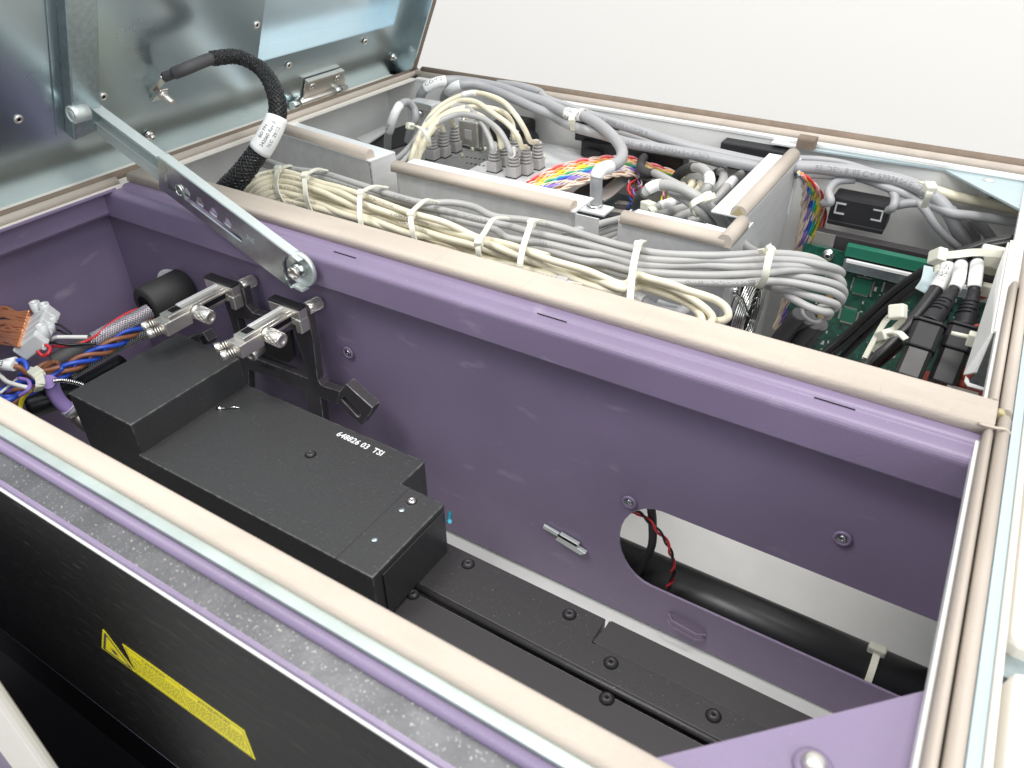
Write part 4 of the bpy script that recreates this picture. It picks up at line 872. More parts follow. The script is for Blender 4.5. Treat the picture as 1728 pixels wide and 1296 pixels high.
# grey data cables
greys = [
 [('B', 60, 620, -22), ('B', 160, 655, -14), ('B', 300, 705, -10), ('B', 500, 735, -9), ('B', 700, 795, -9), ('B', 900, 860, -9), ('B', 1080, 905, -9), ('B', 1250, 905, -9), ('B', 1380, 930, -9), ('B', 1500, 985, -10), ('C', 300, 765, -9), ('C', 500, 805, -9), ('C', 700, 870, -9), ('C', 920, 930, -9), ('R1', 900, 968, -8), ('R1', 1300, 985, -8), ('R2', 300, 290, -8), ('R2', 650, 275, -8), ('R2', 900, 285, -9), ('R2', 1100, 320, -12), ('R2', 1220, 380, -20), ('R2', 1260, 440, -34)],
 [('B', 60, 660, -28), ('B', 200, 695, -18), ('B', 400, 740, -14), ('B', 600, 790, -13), ('B', 800, 850, -13), ('B', 1000, 905, -13), ('B', 1200, 950, -13), ('B', 1400, 1000, -13), ('B', 1600, 1045, -14), ('C', 330, 835, -13), ('C', 600, 895, -13), ('R1', 300, 915, -13), ('R1', 650, 1005, -12), ('R1', 950, 1035, -12), ('R1', 1350, 1030, -12), ('R2', 350, 345, -12), ('R2', 650, 335, -11), ('R2', 950, 345, -12), ('R2', 1180, 385, -14), ('R2', 1320, 420, -18), ('R2', 1385, 465, -26), ('R2', 1350, 500, -36)],
 [('B', 900, 890, -19), ('B', 1100, 950, -19), ('B', 1300, 1010, -18), ('B', 1500, 1060, -18), ('C', 200, 870, -17), ('C', 400, 900, -17), ('C', 620, 950, -17), ('R1', 350, 985, -17), ('R1', 620, 1065, -16), ('R1', 900, 1085, -16), ('R1', 1300, 1080, -16), ('R2', 350, 405, -16), ('R2', 700, 395, -15), ('R2', 1000, 400, -16), ('R2', 1200, 425, -19), ('R2', 1320, 480, -25), ('R2', 1370, 540, -36)],
 [('C', 250, 900, -22), ('C', 420, 940, -22), ('C', 620, 1000, -21), ('R1', 330, 1060, -21), ('R1', 600, 1130, -20), ('R1', 900, 1158, -20), ('R1', 1300, 1178, -20), ('R2', 350, 480, -20), ('R2', 650, 465, -19), ('R2', 900, 435, -18), ('R2', 1150, 440, -20), ('R2', 1300, 480, -24), ('R2', 1390, 560, -32), ('R2', 1385, 640, -44)],
 [('R1', 0, 1000, -27), ('R1', 300, 1100, -27), ('R1', 600, 1190, -26), ('R1', 900, 1235, -25), ('R1', 1300, 1250, -25), ('R2', 350, 565, -24), ('R2', 600, 545, -24), ('R2', 850, 555, -23), ('R2', 1080, 595, -24), ('R2', 1280, 645, -28), ('R2', 1385, 710, -36), ('R2', 1360, 765, -46)],
 [('R2', 560, 520, -30), ('R2', 720, 500, -27), ('R2', 950, 500, -24), ('R2', 1150, 530, -25), ('R2', 1330, 580, -30), ('R2', 1405, 640, -38), ('R2', 1400, 700, -46)],
 [('R2', 700, 600, -34), ('R2', 900, 640, -32), ('R2', 1080, 690, -32), ('R2', 1240, 735, -35), ('R2', 1335, 775, -40), ('R2', 1300, 812, -46), ('R2', 1160, 800, -50)],
 [('R2', 640, 580, -38), ('R2', 780, 640, -37), ('R2', 920, 720, -37), ('R2', 1060, 795, -38), ('R2', 1190, 840, -41), ('R2', 1270, 850, -46), ('R2', 1250, 890, -54)],
 [('R2', 1000, 810, -58), ('R2', 1015, 875, -58), ('R2', 1080, 930, -60), ('R2', 1160, 940, -60), ('R2', 1240, 890, -58), ('R2', 1290, 820, -56)],
]
for k, g_ in enumerate(greys):
    pts = [q(f, x, y, z) for f, x, y, z in g_]; r = 3.2 if k < 8 else 1.6; P = catmull(pts, 8)
    t = thing('data_cable', {0: 'topmost grey data cable of the bundle, skirting the front cage', 1: 'grey printed data cable second from the top of the bundle', 3: 'grey data cable next above the printed one at the coil tie', 4: 'grey data cable with print along the lower edge of the bundle', 7: 'grey loop lowest in the coil hanging before the circuit board', 8: 'thin grey wire ring hanging under the grey coil'}.get(k, 'grey data cable in the middle of the bundle, coiled back at its right end'), 'cable', GG)
    MB().tube(P, r, 12).build('jacket', 'cable_grey' if k < 2 and False else 'cable_grey_light', t)
    if k in (0, 1, 2, 4):
        tot = sum((b - a).length for a, b in zip(P, P[1:]))
        for s0, st in {0: ((110, 'BELDEN CAT 5e DATATWIST'), (250, 'E174292 24 AWG C(UL)')), 1: ((140, 'TYPE CM (UL) C(UL) 24 AWG'), (300, 'QUABBIN DATAMAX 5e')), 2: ((60, '24 AWG 75C'), (170, 'QUABBIN')), 4: ((105, 'QUABBIN DATAMAX 5e SERIES'), (215, '5e 4PR 24AWG CMR'))}[k]:
            if s0 < tot - 80: tx = MB(); text_on_tube(tx, st, P, r, s0, 4.4); tx.build('jacket_print', 'print_grey', t)
for k, pts in enumerate(([('R1', -60, 760, -22), ('R1', 100, 735, -18), ('R1', 300, 680, -16), ('R1', 560, 612, -20), ('R1', 700, 560, -30)], [('R1', 140, 800, -28), ('R1', 300, 765, -26), ('R1', 450, 720, -26), ('R1', 620, 690, -32)], [('R1', 230, 850, -32), ('R1', 400, 790, -30), ('R1', 520, 735, -32), ('R1', 640, 690, -38)],
                         [('R1', 330, 895, -36), ('R1', 450, 830, -34), ('R1', 560, 770, -36), ('R1', 660, 720, -42)], [('R1', 420, 900, -42), ('R1', 520, 850, -40), ('R1', 620, 790, -44)])):
    tag(MB().tube([q(*p) for p in pts], 3.3, 12, res=8).build('data_cable', 'cable_grey_light'), 'light grey cable ducking under the front cage behind the bundle', 'cable', 'grey cables ducking under the front cage')
o = thing('grey_cable', 'glossy grey cable with white sleeve inside the cream loops', 'cable')
MB().tube(qs('R4', (-60, 380, -46), (120, 430, -48), (240, 475, -50), (400, 580, -52), (580, 635, -52), (700, 630, -50), (790, 580, -50)), 4.6, 14, res=8).build('jacket', 'cable_grey', o)
MB().tube(qs('R4', (100, 425, -47.5), (180, 450, -49), (260, 490, -50)), 5.3, 14, res=6).build('label_sleeve', 'label_white', o)
o = thing('marker_flag', 'clear and white wire markers printed in black inside the cream loops', 'cable label')
MB().tube(qs('R4', (430, 510, -58), (560, 555, -58), (720, 590, -56), (800, 560, -54)), 3.4, 10, res=6).build('sleeve', 'clear', o)
tx = MB(); text_on_tube(tx, '21', catmull(qs('R4', (430, 510, -58), (560, 555, -58), (720, 590, -56), (800, 560, -54)), 6), 3.4, 18, 5); tx.build('print', 'ink', o)
# loose plug lying on the cream bundle
o = thing('loose_plug', 'unplugged grey network plug with contacts lying in front of the cream bundle', 'plug')
a, b = q('H', 410, 425, -14), q('H', 590, 470, -12); d = (b - a).normalized(); L_ = (b - a).length
PMx = MX(a, d, V(0, 1, .4))
for k in range(5): MB().box(k * 4.2, k * 4.2 + 2.9, -5.2 - k * .15, 5.2 + k * .15, -5, 5, PMx, c=1.2).build('boot_rib', 'boot_grey', o)
MB().box(0, 24, -3.8, 3.8, -3.6, 3.6, PMx).build('boot_core', 'boot_grey', o); MB().box(21, L_ + 2, -6.6, 6.6, -6, 6, PMx, c=1.2).build('boot', 'boot_grey', o)
MB().box(L_ + 1, L_ + 14, -5.8, 5.8, -4, 3.4, PMx, c=.6).build('plug', 'clear', o)
for k in range(8): MB().box(L_ + 6, L_ + 14.3, -4.6 + k * 1.2, -4.1 + k * 1.2, 3.3, 3.9, PMx).build('contact', 'gold', o)

# ties round the long bundle
XD = V(1, 0, 0)
def btie(pts, head, lab, width=4.6): ziptie([q(*p) for p in pts], XD, lab, width, head=head, group=None)
btie([('R5', 310, 672, -6), ('R5', 240, 690, -4), ('R5', 180, 712, -2), ('R5', 170, 770, -3), ('R5', 160, 860, -10), ('R5', 180, 960, -18), ('R5', 240, 1060, -28), ('R5', 330, 1140, -40), ('R5', 390, 1180, -46)], 2, 'cable tie nearest the left end of the cream bundle, under the braided cable')
tag(MB().box(-5, 5, -4, 4, -4, 4, Matrix.Translation(q('R5', 400, 1150, -36)) @ Matrix.Rotation(.5, 4, 'Z'), c=1).build('cable_tie', 'nylon'), 'loose square tie head low behind the divider gasket', 'cable tie')
btie([('R5', 700, 725, -4), ('R5', 600, 708, -1), ('R5', 520, 740, 0), ('R5', 460, 785, 0), ('R5', 460, 880, -5), ('R5', 470, 980, -12), ('R5', 500, 1090, -22), ('R5', 560, 1220, -34), ('R5', 600, 1280, -42)], 3, 'cable tie second from the left end of the cream bundle')
btie([('B', 880, 815, -4), ('B', 810, 808, -1), ('B', 750, 830, 0), ('B', 720, 855, 0), ('B', 715, 930, -4), ('B', 720, 1010, -12), ('B', 740, 1090, -24), ('B', 760, 1130, -34)], 3, 'cable tie round the cream bundle left of the middle cage')
btie([('B', 1180, 900, -5), ('B', 1110, 888, -1), ('B', 1050, 930, 0), ('B', 1015, 975, 0), ('B', 1020, 1050, -5), ('B', 1040, 1130, -16), ('B', 1080, 1200, -28)], 3, 'cable tie round the cream bundle below the left end of the middle foam strip')
btie([('B', 1580, 995, -5), ('B', 1500, 1000, -1), ('B', 1450, 1070, 0), ('B', 1410, 1140, 0), ('B', 1410, 1210, -8), ('B', 1440, 1300, -24)], 3, 'cable tie round the cream bundle below the middle of the middle foam strip')
btie([('C', 420, 770, -4), ('C', 370, 765, 0), ('C', 335, 785, 1), ('C', 310, 850, 0), ('C', 280, 950, -4), ('C', 270, 1050, -14), ('C', 300, 1130, -30)], 2, 'cable tie round the cream bundle below the right end of the middle foam strip', 5)
btie([('C', 990, 885, -8), ('C', 970, 895, -2), ('C', 955, 915, 0), ('C', 940, 980, -1), ('C', 925, 1060, -6), ('C', 915, 1160, -14), ('C', 908, 1290, -26)], 2, 'wide cable tie where the cream loops leave the bundle', 5.4)
btie([('R2', 580, 262, -2), ('R2', 640, 255, 0), ('R2', 690, 250, 1), ('R2', 680, 310, 1), ('R2', 660, 400, -4), ('R2', 640, 500, -12), ('R2', 600, 580, -22), ('R2', 550, 600, -30)], 2, 'cable tie at the right end of the grey bundle before its coil', 5.4)

# ---- RJ45 plugs standing on the connector panel
GN = 'grey booted network plugs standing in the connector panel'
def netplug(base, cable, m='cable_cream', r=2.9, lab=None, sleeve=None):
    t = thing('network_plug_cable', lab, 'cable')
    x, y, z = base
    MB().box(x - 6.8, x + 6.8, y - 6.8, y + 6.8, z, z + 13, c=1.2).build('plug_boot', 'boot_grey', t)
    MB().box(x - 7, x + 7, y - 7, y + 7, z - .2, z + 1.2).build('jack', 'void_shade', t)
    for k in range(5):
        MB().lathe(V(x, y, z + 14.2 + k * 3.7), V(0, 0, 1), [(0, 4.6), (.4, 7.2 - k * .45), (1.9, 7.0 - k * .45), (2.3, 4.4)], 16).build('boot_rib', 'boot_grey', t)
    MB().cyl(V(x, y, z + 13), V(x, y, z + 31), 4.2, 14, r1=3.4).build('boot_core', 'boot_grey', t)
    P = catmull([V(x, y, z + 24), V(x, y, z + 31)] + cable, 8); MB().tube(P, r, 12).build('jacket', m, t)
    if sleeve:
        a, b = sleeve; i0, i1 = int(a * len(P)), int(b * len(P)); MB().tube(P[i0:i1], r + .6, 14).build('label_sleeve', 'label_white', t)
    return t, P
def kp(*p): return [q('K', *a) for a in p]
ZB = -52
def kb(x, y): return tuple(q('K', x, y, ZB))
low = [('cream', (370, 640, 4), (290, 800, -14), (230, 960, -40), (200, 1100, -60))]
ends_c = [((400, 520, 4), (330, 680, -8), (300, 820, -22), (340, 960, -40), (430, 1080, -48), (500, 1180, -44)),
          ((390, 540, 2), (320, 700, -8), (280, 850, -24), (280, 980, -42), (330, 1090, -52)),
          ((410, 560, 0), (350, 700, -10), (300, 850, -26), (250, 980, -42), (250, 1100, -54)),
          ((430, 590, -2), (370, 720, -12), (330, 860, -28), (200, 960, -42), (190, 1100, -56))]
netplug(kb(1440, 885), kp((1380, 640, -8), (1330, 540, 6), (1250, 410, 20), (1130, 280, 26), (980, 215, 26), (860, 200, 24), (740, 225, 20), (600, 290, 14), (490, 380, 10), *ends_c[0]), lab='cream cable arching highest from the network plug nearest the dark module', sleeve=(.42, .50))
netplug(kb(1335, 935), kp((1300, 690, -12), (1260, 590, 2), (1170, 480, 12), (1060, 400, 16), (900, 290, 20), (780, 265, 20), (680, 290, 16), (560, 360, 12), (470, 450, 8), *ends_c[1]), lab='cream cable with black print arching second highest over the connector panel')
netplug(kb(1225, 960), kp((1205, 760, -16), (1170, 670, -6), (1090, 540, 6), (960, 440, 12), (830, 400, 14), (700, 400, 12), (560, 450, 8), (480, 510, 4), (400, 580, 0), (320, 700, -12), (200, 840, -24), (40, 930, -34), (-150, 960, -40)), m='cable_grey_light', r=3.2, lab='grey cable with white sleeve marked 40-2 arching over the panel', sleeve=(.06, .16))
netplug(kb(1050, 910), kp((1040, 720, -16), (1010, 620, -6), (950, 490, 6), (920, 460, 8), (860, 380, 12), (760, 320, 14), (640, 330, 12), (530, 390, 10), (430, 480, 6), (330, 620, -4), (230, 740, -16), (80, 850, -28), (-120, 900, -36), (-300, 890, -40)), m='cable_grey_light', r=3.2, lab='grey cable from the front plug bending left under the white tie', sleeve=(.04, .14))
netplug(kb(1130, 855), kp((1110, 690, -18), (1080, 560, -4), (960, 430, 8), (820, 370, 12), (700, 370, 12), (580, 420, 10), (460, 520, 4), *ends_c[2]), lab='cream cable from the plug hidden in the middle row')
netplug(kb(1235, 780), kp((1230, 620, -18), (1210, 470, 0), (1120, 370, 14), (960, 330, 16), (800, 330, 14), (640, 370, 12), (500, 470, 6), *ends_c[3]), lab='cream cable from the plug at the back of the right row')
netplug(kb(590, 775), kp((580, 540, -12), (560, 490, -4), (500, 520, 2), (440, 600, -2), (380, 720, -12), (350, 860, -28), (400, 990, -46)), lab='short cream cable from the plug left of the metal hood')
netplug(kb(690, 730), kp((660, 480, -14), (640, 420, -2), (570, 430, 6), (490, 510, 4), (420, 620, -2), (350, 760, -16)), lab='short cream cable from the plug beside the metal hood')
netplug(kb(490, 800), kp((500, 560, -16), (480, 540, -8), (430, 620, -6), (380, 740, -16)), lab='short cream cable from the leftmost plug behind the foam strip')
ziptie(kp((280, 500, 12), (340, 500, 16), (410, 550, 12), (450, 630, 2), (455, 680, -8)), V(.3, .8, -.3), 'pale cable tie gathering the arched cables behind the connector panel', 5, head=0, hs_=(6, 9, 7))
# serial hood
sh_ = thing('serial_connector', 'metal hooded serial connector screwed to the connector panel', 'connector')
p = q('K', 845, 700, ZB); MB().box(p.x - 15, p.x + 13, p.y - 6, p.y + 6, ZB, ZB + 34, c=1.5).build('hood', 'nickel', sh_)
MB().box(p.x - 19, p.x + 18, p.y - 8, p.y + 6, ZB, ZB + 5, c=.8).build('flange', 'zinc', sh_)
MB().box(p.x - 6, p.x + 4, p.y - 6.6, p.y - 5.8, ZB + 12, ZB + 24, c=.3).build('hood_recess', 'alu', sh_)
for dx in (-11, 9): MB().cyl(V(p.x + dx, p.y, ZB + 34), V(p.x + dx, p.y, ZB + 40), 3, 12).build('thumbscrew', 'chrome', sh_)
p = q('K', 745, 600, ZB + 5); tag(MB().box(p.x - 6, p.x + 8, p.y - 6, p.y + 8, ZB, ZB + 32, c=2).build('white_plug', 'label_white'), 'white block plug behind the metal serial hood', 'plug')
# left serial connector with COM cables
ck = thing('corner_connector', 'chrome cable clamp block near the back left corner', 'connector')
p = q('K', 410, 330, -10); MB().box(p.x - 22, p.x + 16, p.y - 8, p.y + 16, -44, -4, c=2).build('block', 'alu', ck); MB().box(p.x - 24, p.x + 18, p.y - 12, p.y - 8.2, -10, -2, c=1).build('clamp_plate', 'chrome', ck)
MB().lathe(q('K', 380, 390, -16), V(0, -1, .3), [(0, 4), (4, 3.6), (5, 2)], 12).build('screw', 'chrome', ck)
def bigcable(pts, r, lab, m='cable_grey', labels=(), prints=(), name='thick_cable', grp=None):
    P = catmull([q(*p) for p in pts], 9); t = thing(name, lab, 'cable', grp); MB().tube(P, r, 16).build('jacket', m, t)
    for a, b, txt in labels:
        n = len(P); seg = P[int(a * n):int(b * n) + 1]; s = MB().tube(seg, r + .55, 18).build('label_sleeve', 'label_white', t)
        if txt:
            tx = MB(); L_ = sum((y - x).length for x, y in zip(seg, seg[1:]))
            for li, line in enumerate(txt.split('\n')):
                P2 = seg; tx2 = MB(); text_on_tube(tx2, line, P2, r + .6, max(1.5, L_ * .12), r * 1.05 if '\n' not in txt else r * .95, up=V(.35, -.6, .7 - li * .9))
                tx.v += [] ; tx.add(tx2.v, tx2.f)
            tx.build('label_print', 'ink', s)
    if prints:
        tx = MB()
        for s0, txt in prints: text_on_tube(tx, txt, P, r, s0, r * 1.25)
        tx.build('jacket_print', 'print_grey', t)
    return t
bigcable([('K', 370, 300, -20), ('K', 375, 240, -8), ('K', 400, 180, 2), ('K', 460, 130, 10), ('K', 560, 95, 14), ('K', 700, 85, 14), ('K', 900, 110, 12), ('K', 1100, 150, 10), ('K', 1300, 215, 8), ('K', 1500, 280, 6), ('C', 540, 140, 6), ('C', 640, 160, 6), ('C', 740, 215, 4), ('C', 820, 290, 2), ('C', 862, 360, 0), ('C', 850, 420, 0), ('C', 790, 455, 2), ('C', 735, 475, 6), ('C', 715, 520, 0), ('C', 712, 600, -14), ('C', 712, 680, -28)], 6.0,
         'thick grey cable labelled COM 2 that bends down into the silver connector', labels=((.13, .22, 'COM 2'), (.50, .545, '332118\nRev B'), (.80, .89, '')))
bigcable([('K', 590, 240, -20), ('K', 610, 200, -6), ('K', 660, 160, 6), ('K', 740, 125, 12), ('K', 860, 120, 12), ('K', 1000, 160, 8), ('K', 1200, 240, 4), ('K', 1400, 330, 0), ('K', 1600, 410, -4), ('C', 580, 220, -6), ('C', 760, 270, -8), ('C', 900, 315, -10), ('C', 1100, 350, -10), ('C', 1300, 385, -10), ('C', 1500, 425, -10), ('C', 1660, 460, -12)], 5.6,
         'thick grey cable labelled COM 1 running along the back wall', labels=((.10, .2, 'COM 1'),), prints=((330, 'BELDEN 8105 CM 5PR24 SHIELDED'),))
bigcable([('K', 1080, 118, 6), ('K', 1250, 135, 8), ('K', 1450, 190, 6), ('C', 420, 60, 4), ('C', 560, 110, 2), ('C', 700, 160, 0), ('C', 900, 225, -2), ('C', 1100, 290, -4), ('C', 1250, 335, -6), ('C', 1400, 370, -8), ('C', 1600, 415, -10), ('C', 1720, 440, -12)], 5.2,
         'grey shielded cable with printed jacket behind the white cable tie', prints=((70, 'BELDEN 8105 CM 5PR24 SHIELDED (UL) E108998 OR AWM 2919'),))
bigcable([('K', 1100, 160, -6), ('K', 1400, 300, -10), ('C', 520, 200, -14), ('C', 700, 240, -16), ('C', 900, 280, -18), ('C', 1100, 340, -22), ('C', 1300, 400, -26), ('C', 1480, 450, -30)], 4.2, 'thinner grey cable lowest behind the thick back wall cables')
btie([('C', 640, 118, 6), ('C', 600, 130, 12), ('C', 570, 180, 12), ('C', 575, 240, 0)], 2, 'pale cable tie round the thick cables beside the label 332118', 5)
bigcable([('K', 75, 700, -50), ('K', 80, 600, -30), ('K', 110, 480, -10), ('K', 150, 370, 4), ('K', 200, 300, 10), ('K', 260, 285, 8), ('K', 315, 340, 0), ('K', 330, 430, -10), ('K', 290, 520, -22), ('K', 260, 640, -40)], 4.6, 'grey cable hoop labelled 4C-2 standing left of the tie', labels=((.16, .42, '4C-2'),))
o = thing('silver_connector', 'silver knurled connector with white clamp below the bent thick cable', 'connector')
p = q('C', 700, 720, -34); MB().box(p.x - 14, p.x + 12, p.y - 9, p.y + 10, -62, -32, c=1.5).build('shell', 'raw_steel', o); MB().box(p.x - 17, p.x + 16, p.y - 11, p.y + 12, -32, -29, c=1).build('clamp', 'alu_white', o)
MB().lathe(V(p.x, p.y, -29), V(0, 0, 1), [(0, 8), (3, 8), (4, 6)], 20).build('gland', 'chrome', o)

# ---- cables in the front cage
def r1(*p): return [q('R1', *a) for a in p]
def shr(pts, lab, cab_pts, r=4.4, sl=None):
    t = thing('cage_cable', lab, 'cable')
    if pts: MB().tube(r1(*pts), r + .7, 14, res=8).build('heatshrink', 'shrink', t)
    P = catmull(r1(*cab_pts), 8); MB().tube(P, r, 14).build('jacket', 'cable_grey_light', t)
    if sl: MB().tube(P[int(sl[0] * len(P)):int(sl[1] * len(P))], r + .6, 14).build('label_sleeve', 'label_white', t)
shr(((650, 540, -40), (670, 470, -26), (700, 410, -16), (740, 375, -10)), 'grey cable arching over the front cage out of a dark heatshrink boot', ((725, 385, -12), (790, 330, -6), (880, 300, -2), (1000, 310, 0), (1130, 350, 0), (1260, 430, -4), (1380, 530, -12), (1480, 640, -24), (1560, 740, -40)), 5.0, (.1, .28))
shr(None, 'grey cable under the arched one, passing through the round tie', ((1000, 370, -14), (1080, 410, -12), (1180, 470, -12), (1280, 560, -16), (1360, 650, -26), (1440, 720, -40)), 4.6)
shr(((1040, 230, -46), (1090, 180, -36), (1160, 140, -26), (1230, 130, -20)), 'grey cable hooking down at the back of the front cage', ((1220, 130, -20), (1290, 140, -16), (1350, 190, -16), (1370, 260, -20), (1340, 340, -26), (1290, 410, -34)), 5.0, (.45, .75))
shr(((1400, 260, -50), (1420, 200, -40), (1480, 170, -30)), 'short grey cable between the hook and the white flange', ((1470, 172, -30), (1505, 200, -26), (1490, 270, -28), (1430, 350, -34), (1380, 410, -42)), 4.6)
shr(None, 'pale grey cable reaching furthest right under the white flange', ((1720, 160, -50), (1650, 210, -34), (1600, 250, -28), (1530, 330, -28), (1450, 420, -34), (1380, 500, -42)), 4.4, (.4, .6))
shr(((745, 20, -40), (705, 70, -34), (700, 140, -32), (760, 180, -32), (830, 185, -30)), 'grey cable from a kinked dark heatshrink at the back of the cage', ((820, 180, -30), (900, 220, -26), (1000, 270, -26), (1120, 330, -30)), 4.2)
shr(((660, 240, -50), (740, 260, -44), (830, 270, -38)), 'grey stub with dark heatshrink above the coloured wires', ((820, 270, -38), (900, 290, -36), (960, 320, -38)), 3.8)
for k, (a, b, c) in enumerate((((790, 540, -34), (940, 490, -30), (1110, 430, -34)), ((840, 600, -38), (990, 560, -34), (1140, 510, -36)), ((960, 640, -42), (1120, 590, -38), (1260, 540, -40)), ((1150, 660, -44), (1250, 630, -42), (1330, 590, -44)))):
    shr(None, ('grey cable with white sleeve nearest the small tie', 'grey printed cable second from the small tie', 'grey cable third from the small tie', 'grey cable stub nearest the white flap')[k], (a, b, c), 4.4, (.3, .75) if k == 0 else None)
for k, (x, y) in enumerate(((1180, 270), (1260, 290), (1090, 300))):
    tag(MB().tube(r1((x, y, -46), (x + 20, y + 20, -34), (x - 30, y + 90, -40)), 4.0, 12, res=6).build('cable_stub', 'cable_cream'), 'pale cable stub among the coloured wires', 'cable', 'pale cable stubs in the front cage')
cw = ['w_red', 'w_violet', 'w_blue', 'w_yellow', 'w_orange', 'w_green', 'w_white', 'w_pink', 'w_black', 'w_grey']
for k in range(34):
    x = random.choice((620, 700, 900, 1100, 1250, 1380)) + random.uniform(-40, 60); y = random.uniform(200, 420); z = -46 - random.uniform(0, 16)
    pts = r1((x, y, z), (x + random.uniform(-50, 30), y + random.uniform(30, 60), z + 10), (x + random.uniform(-40, 60), y + random.uniform(80, 150), z + 4), (x + random.uniform(0, 90), y + random.uniform(110, 200), z - 12))
    wire(pts, 1.0, cw[k % 10], 'thin coloured wire tangled between the grey cables of the front cage', 'thin_wire', 'wire', 'thin coloured wires in the front cage', n=5, res=5)
wire(r1((650, 250, -44), (590, 290, -40), (575, 340, -40), (600, 390, -42), (640, 430, -48)), 1.3, 'w_red', 'pink-red wire bowing furthest left in the front cage')
ziptie(r1((1420, 400, -4), (1340, 420, 2), (1250, 450, 4), (1190, 500, 0), (1190, 560, -12), (1240, 590, -20)), V(.6, -.5, -.6), 'round cable tie with big head over the arched cage cable', 5.4, head=1, hs_=(7, 14, 8))
ziptie(r1((720, 500, -20), (770, 500, -18), (820, 540, -18), (870, 600, -26)), V(.6, .7, 0), 'cable tie with square head just above the short foam strip', 6, head=1, hs_=(8, 13, 8))
p = [q('R1', *a) for a in ((1310, 690, -8), (1340, 668, -8), (1500, 712, -8), (1460, 755, -8))]
tag(MB().prism([(a.x, a.y) for a in p], Matrix.Translation((0, 0, -9.5)), 1).build('white_flap', 'label_white'), 'small white flap behind the short foam strip', 'label')

# ---- rainbow wires
pairs = ['w_pink', 'w_red', 'w_orange', 'w_orange', 'w_yellow', 'w_yellow', 'w_green', 'w_teal', 'w_blue', 'w_violet', 'w_violet', 'w_grey', 'w_brown', 'w_tan']
for k, cm in enumerate(pairs):
    f = k / 13
    a0 = (305 + 140 * f, 545 + 65 * f); a1 = (480 + 90 * f, 455 + 110 * f); a2 = (700 + 60 * f, 405 + 110 * f); a3 = (900 + 30 * f, 400 + 105 * f); a4 = (1060 + 0 * f, 450 + 90 * f); a5 = (1240 - 40 * f, 500 + 60 * f)
    pts = [q('C', a0[0], a0[1], -44), q('C', a1[0], a1[1], -36), q('C', a2[0], a2[1], -33), q('C', a3[0], a3[1], -36 - 4 * f)] + ([q('C', a4[0], a4[1], -42), q('C', a5[0], a5[1], -52)] if k < 8 else [q('C', a4[0] - 80, a4[1] + 30, -54)])
    twisted(pts, 1.15, ['w_tan', cm], 'twisted pair of tan and coloured wire in the flat rainbow sheaf', 'rainbow sheaf of twisted pairs crossing the bay', pitch=random.uniform(24, 32), name='twisted_pair', n=5, ph=random.uniform(0, 6))
for k, cm in enumerate(['w_tan', 'w_tan', 'w_violet', 'w_violet', 'w_blue', 'w_teal', 'w_green', 'w_yellow', 'w_yellow', 'w_orange', 'w_pink', 'w_red']):
    f = k / 11
    pts = [q('D', 412 + 15 * f, 385 + 10 * f, -8), q('D', 440 + 70 * f, 450 + 10 * f, -22), q('D', 440 + 120 * f, 560, -48), q('D', 425 + 135 * f, 680, -74), q('D', 400 + 140 * f, 800, -98), q('D', 385 + 140 * f, 900, -118), q('D', 330 + 120 * f, 1120, -160), q('D', 270 + 120 * f, 1300, -195)]
    twisted(pts, 1.2, ['w_tan', cm], 'twisted pair of tan and coloured wire hanging right of the cage plate', 'rainbow twisted pairs hanging beside the cage', pitch=random.uniform(26, 36), name='twisted_pair', n=5, ph=random.uniform(0, 6))

# ---- fan with wire guard
fan = thing('fan', 'cooling fan with chrome wire finger guard on the side of the cage', 'fan')
fc = V(527, 252, -110)
MB().lathe(fc + V(-2, 0, 0), V(1, 0, 0), [(0, 62), (4, 62), (4, 57), (1, 57)], 40).build('fan_frame', 'black_plastic', fan)
MB().lathe(fc, V(1, 0, 0), [(0, 20), (3.6, 20), (4, 18)], 28).build('hub', 'black_plastic', fan)
for k in range(7):
    a = k * 2 * math.pi / 7; MB().box(-.8, .8, 20, 54, -9, 9, Matrix.Translation(fc + V(1.6, 0, 0)) @ Matrix.Rotation(a, 4, 'X') @ Matrix.Rotation(.12, 4, 'Y')).build('blade', 'black_plastic', fan)
for k in range(8):
    R = 14 + k * 6.4; MB().tube([fc + V(9 - abs(k - 3) * .5, R * math.cos(t), R * math.sin(t)) for t in [i * math.pi / 20 for i in range(41)]], 1.15, 6, caps=False).build('guard_ring', 'chrome', fan)
for k in range(4):
    a = k * math.pi / 2 + .78; d = V(0, math.cos(a), math.sin(a)); MB().tube([fc + d * 10 + V(9.6, 0, 0), fc + d * 58 + V(8, 0, 0), fc + d * 68 + V(4, 0, 0), fc + d * 74 + V(3, 0, 0)], 1.4, 6).build('guard_spoke', 'chrome', fan)
    MB().lathe(fc + d * 74 + V(1, 0, 0), V(1, 0, 0), [(0, 4.5), (3, 4.5), (5, 2.5)], 12).build('fan_screw', 'chrome', fan)
fan2 = [fan]
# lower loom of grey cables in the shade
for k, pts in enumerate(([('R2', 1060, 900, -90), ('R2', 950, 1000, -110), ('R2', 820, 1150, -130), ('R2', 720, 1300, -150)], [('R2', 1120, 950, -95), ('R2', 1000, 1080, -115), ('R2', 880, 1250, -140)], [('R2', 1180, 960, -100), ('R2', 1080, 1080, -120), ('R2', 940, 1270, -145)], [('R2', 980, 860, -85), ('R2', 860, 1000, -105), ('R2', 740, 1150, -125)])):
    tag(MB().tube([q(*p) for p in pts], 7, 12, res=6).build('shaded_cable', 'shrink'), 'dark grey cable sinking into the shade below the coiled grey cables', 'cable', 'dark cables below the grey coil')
tag(MB().tube([q('R2', 370, 130, -12), q('R2', 430, 190, -18), q('R2', 500, 240, -24), q('R2', 580, 280, -34)], 4.2, 12, res=6).build('cable_stub', 'cable_grey_light'), 'pale grey cable slipping down between the cage plates above the grey coil', 'cable')

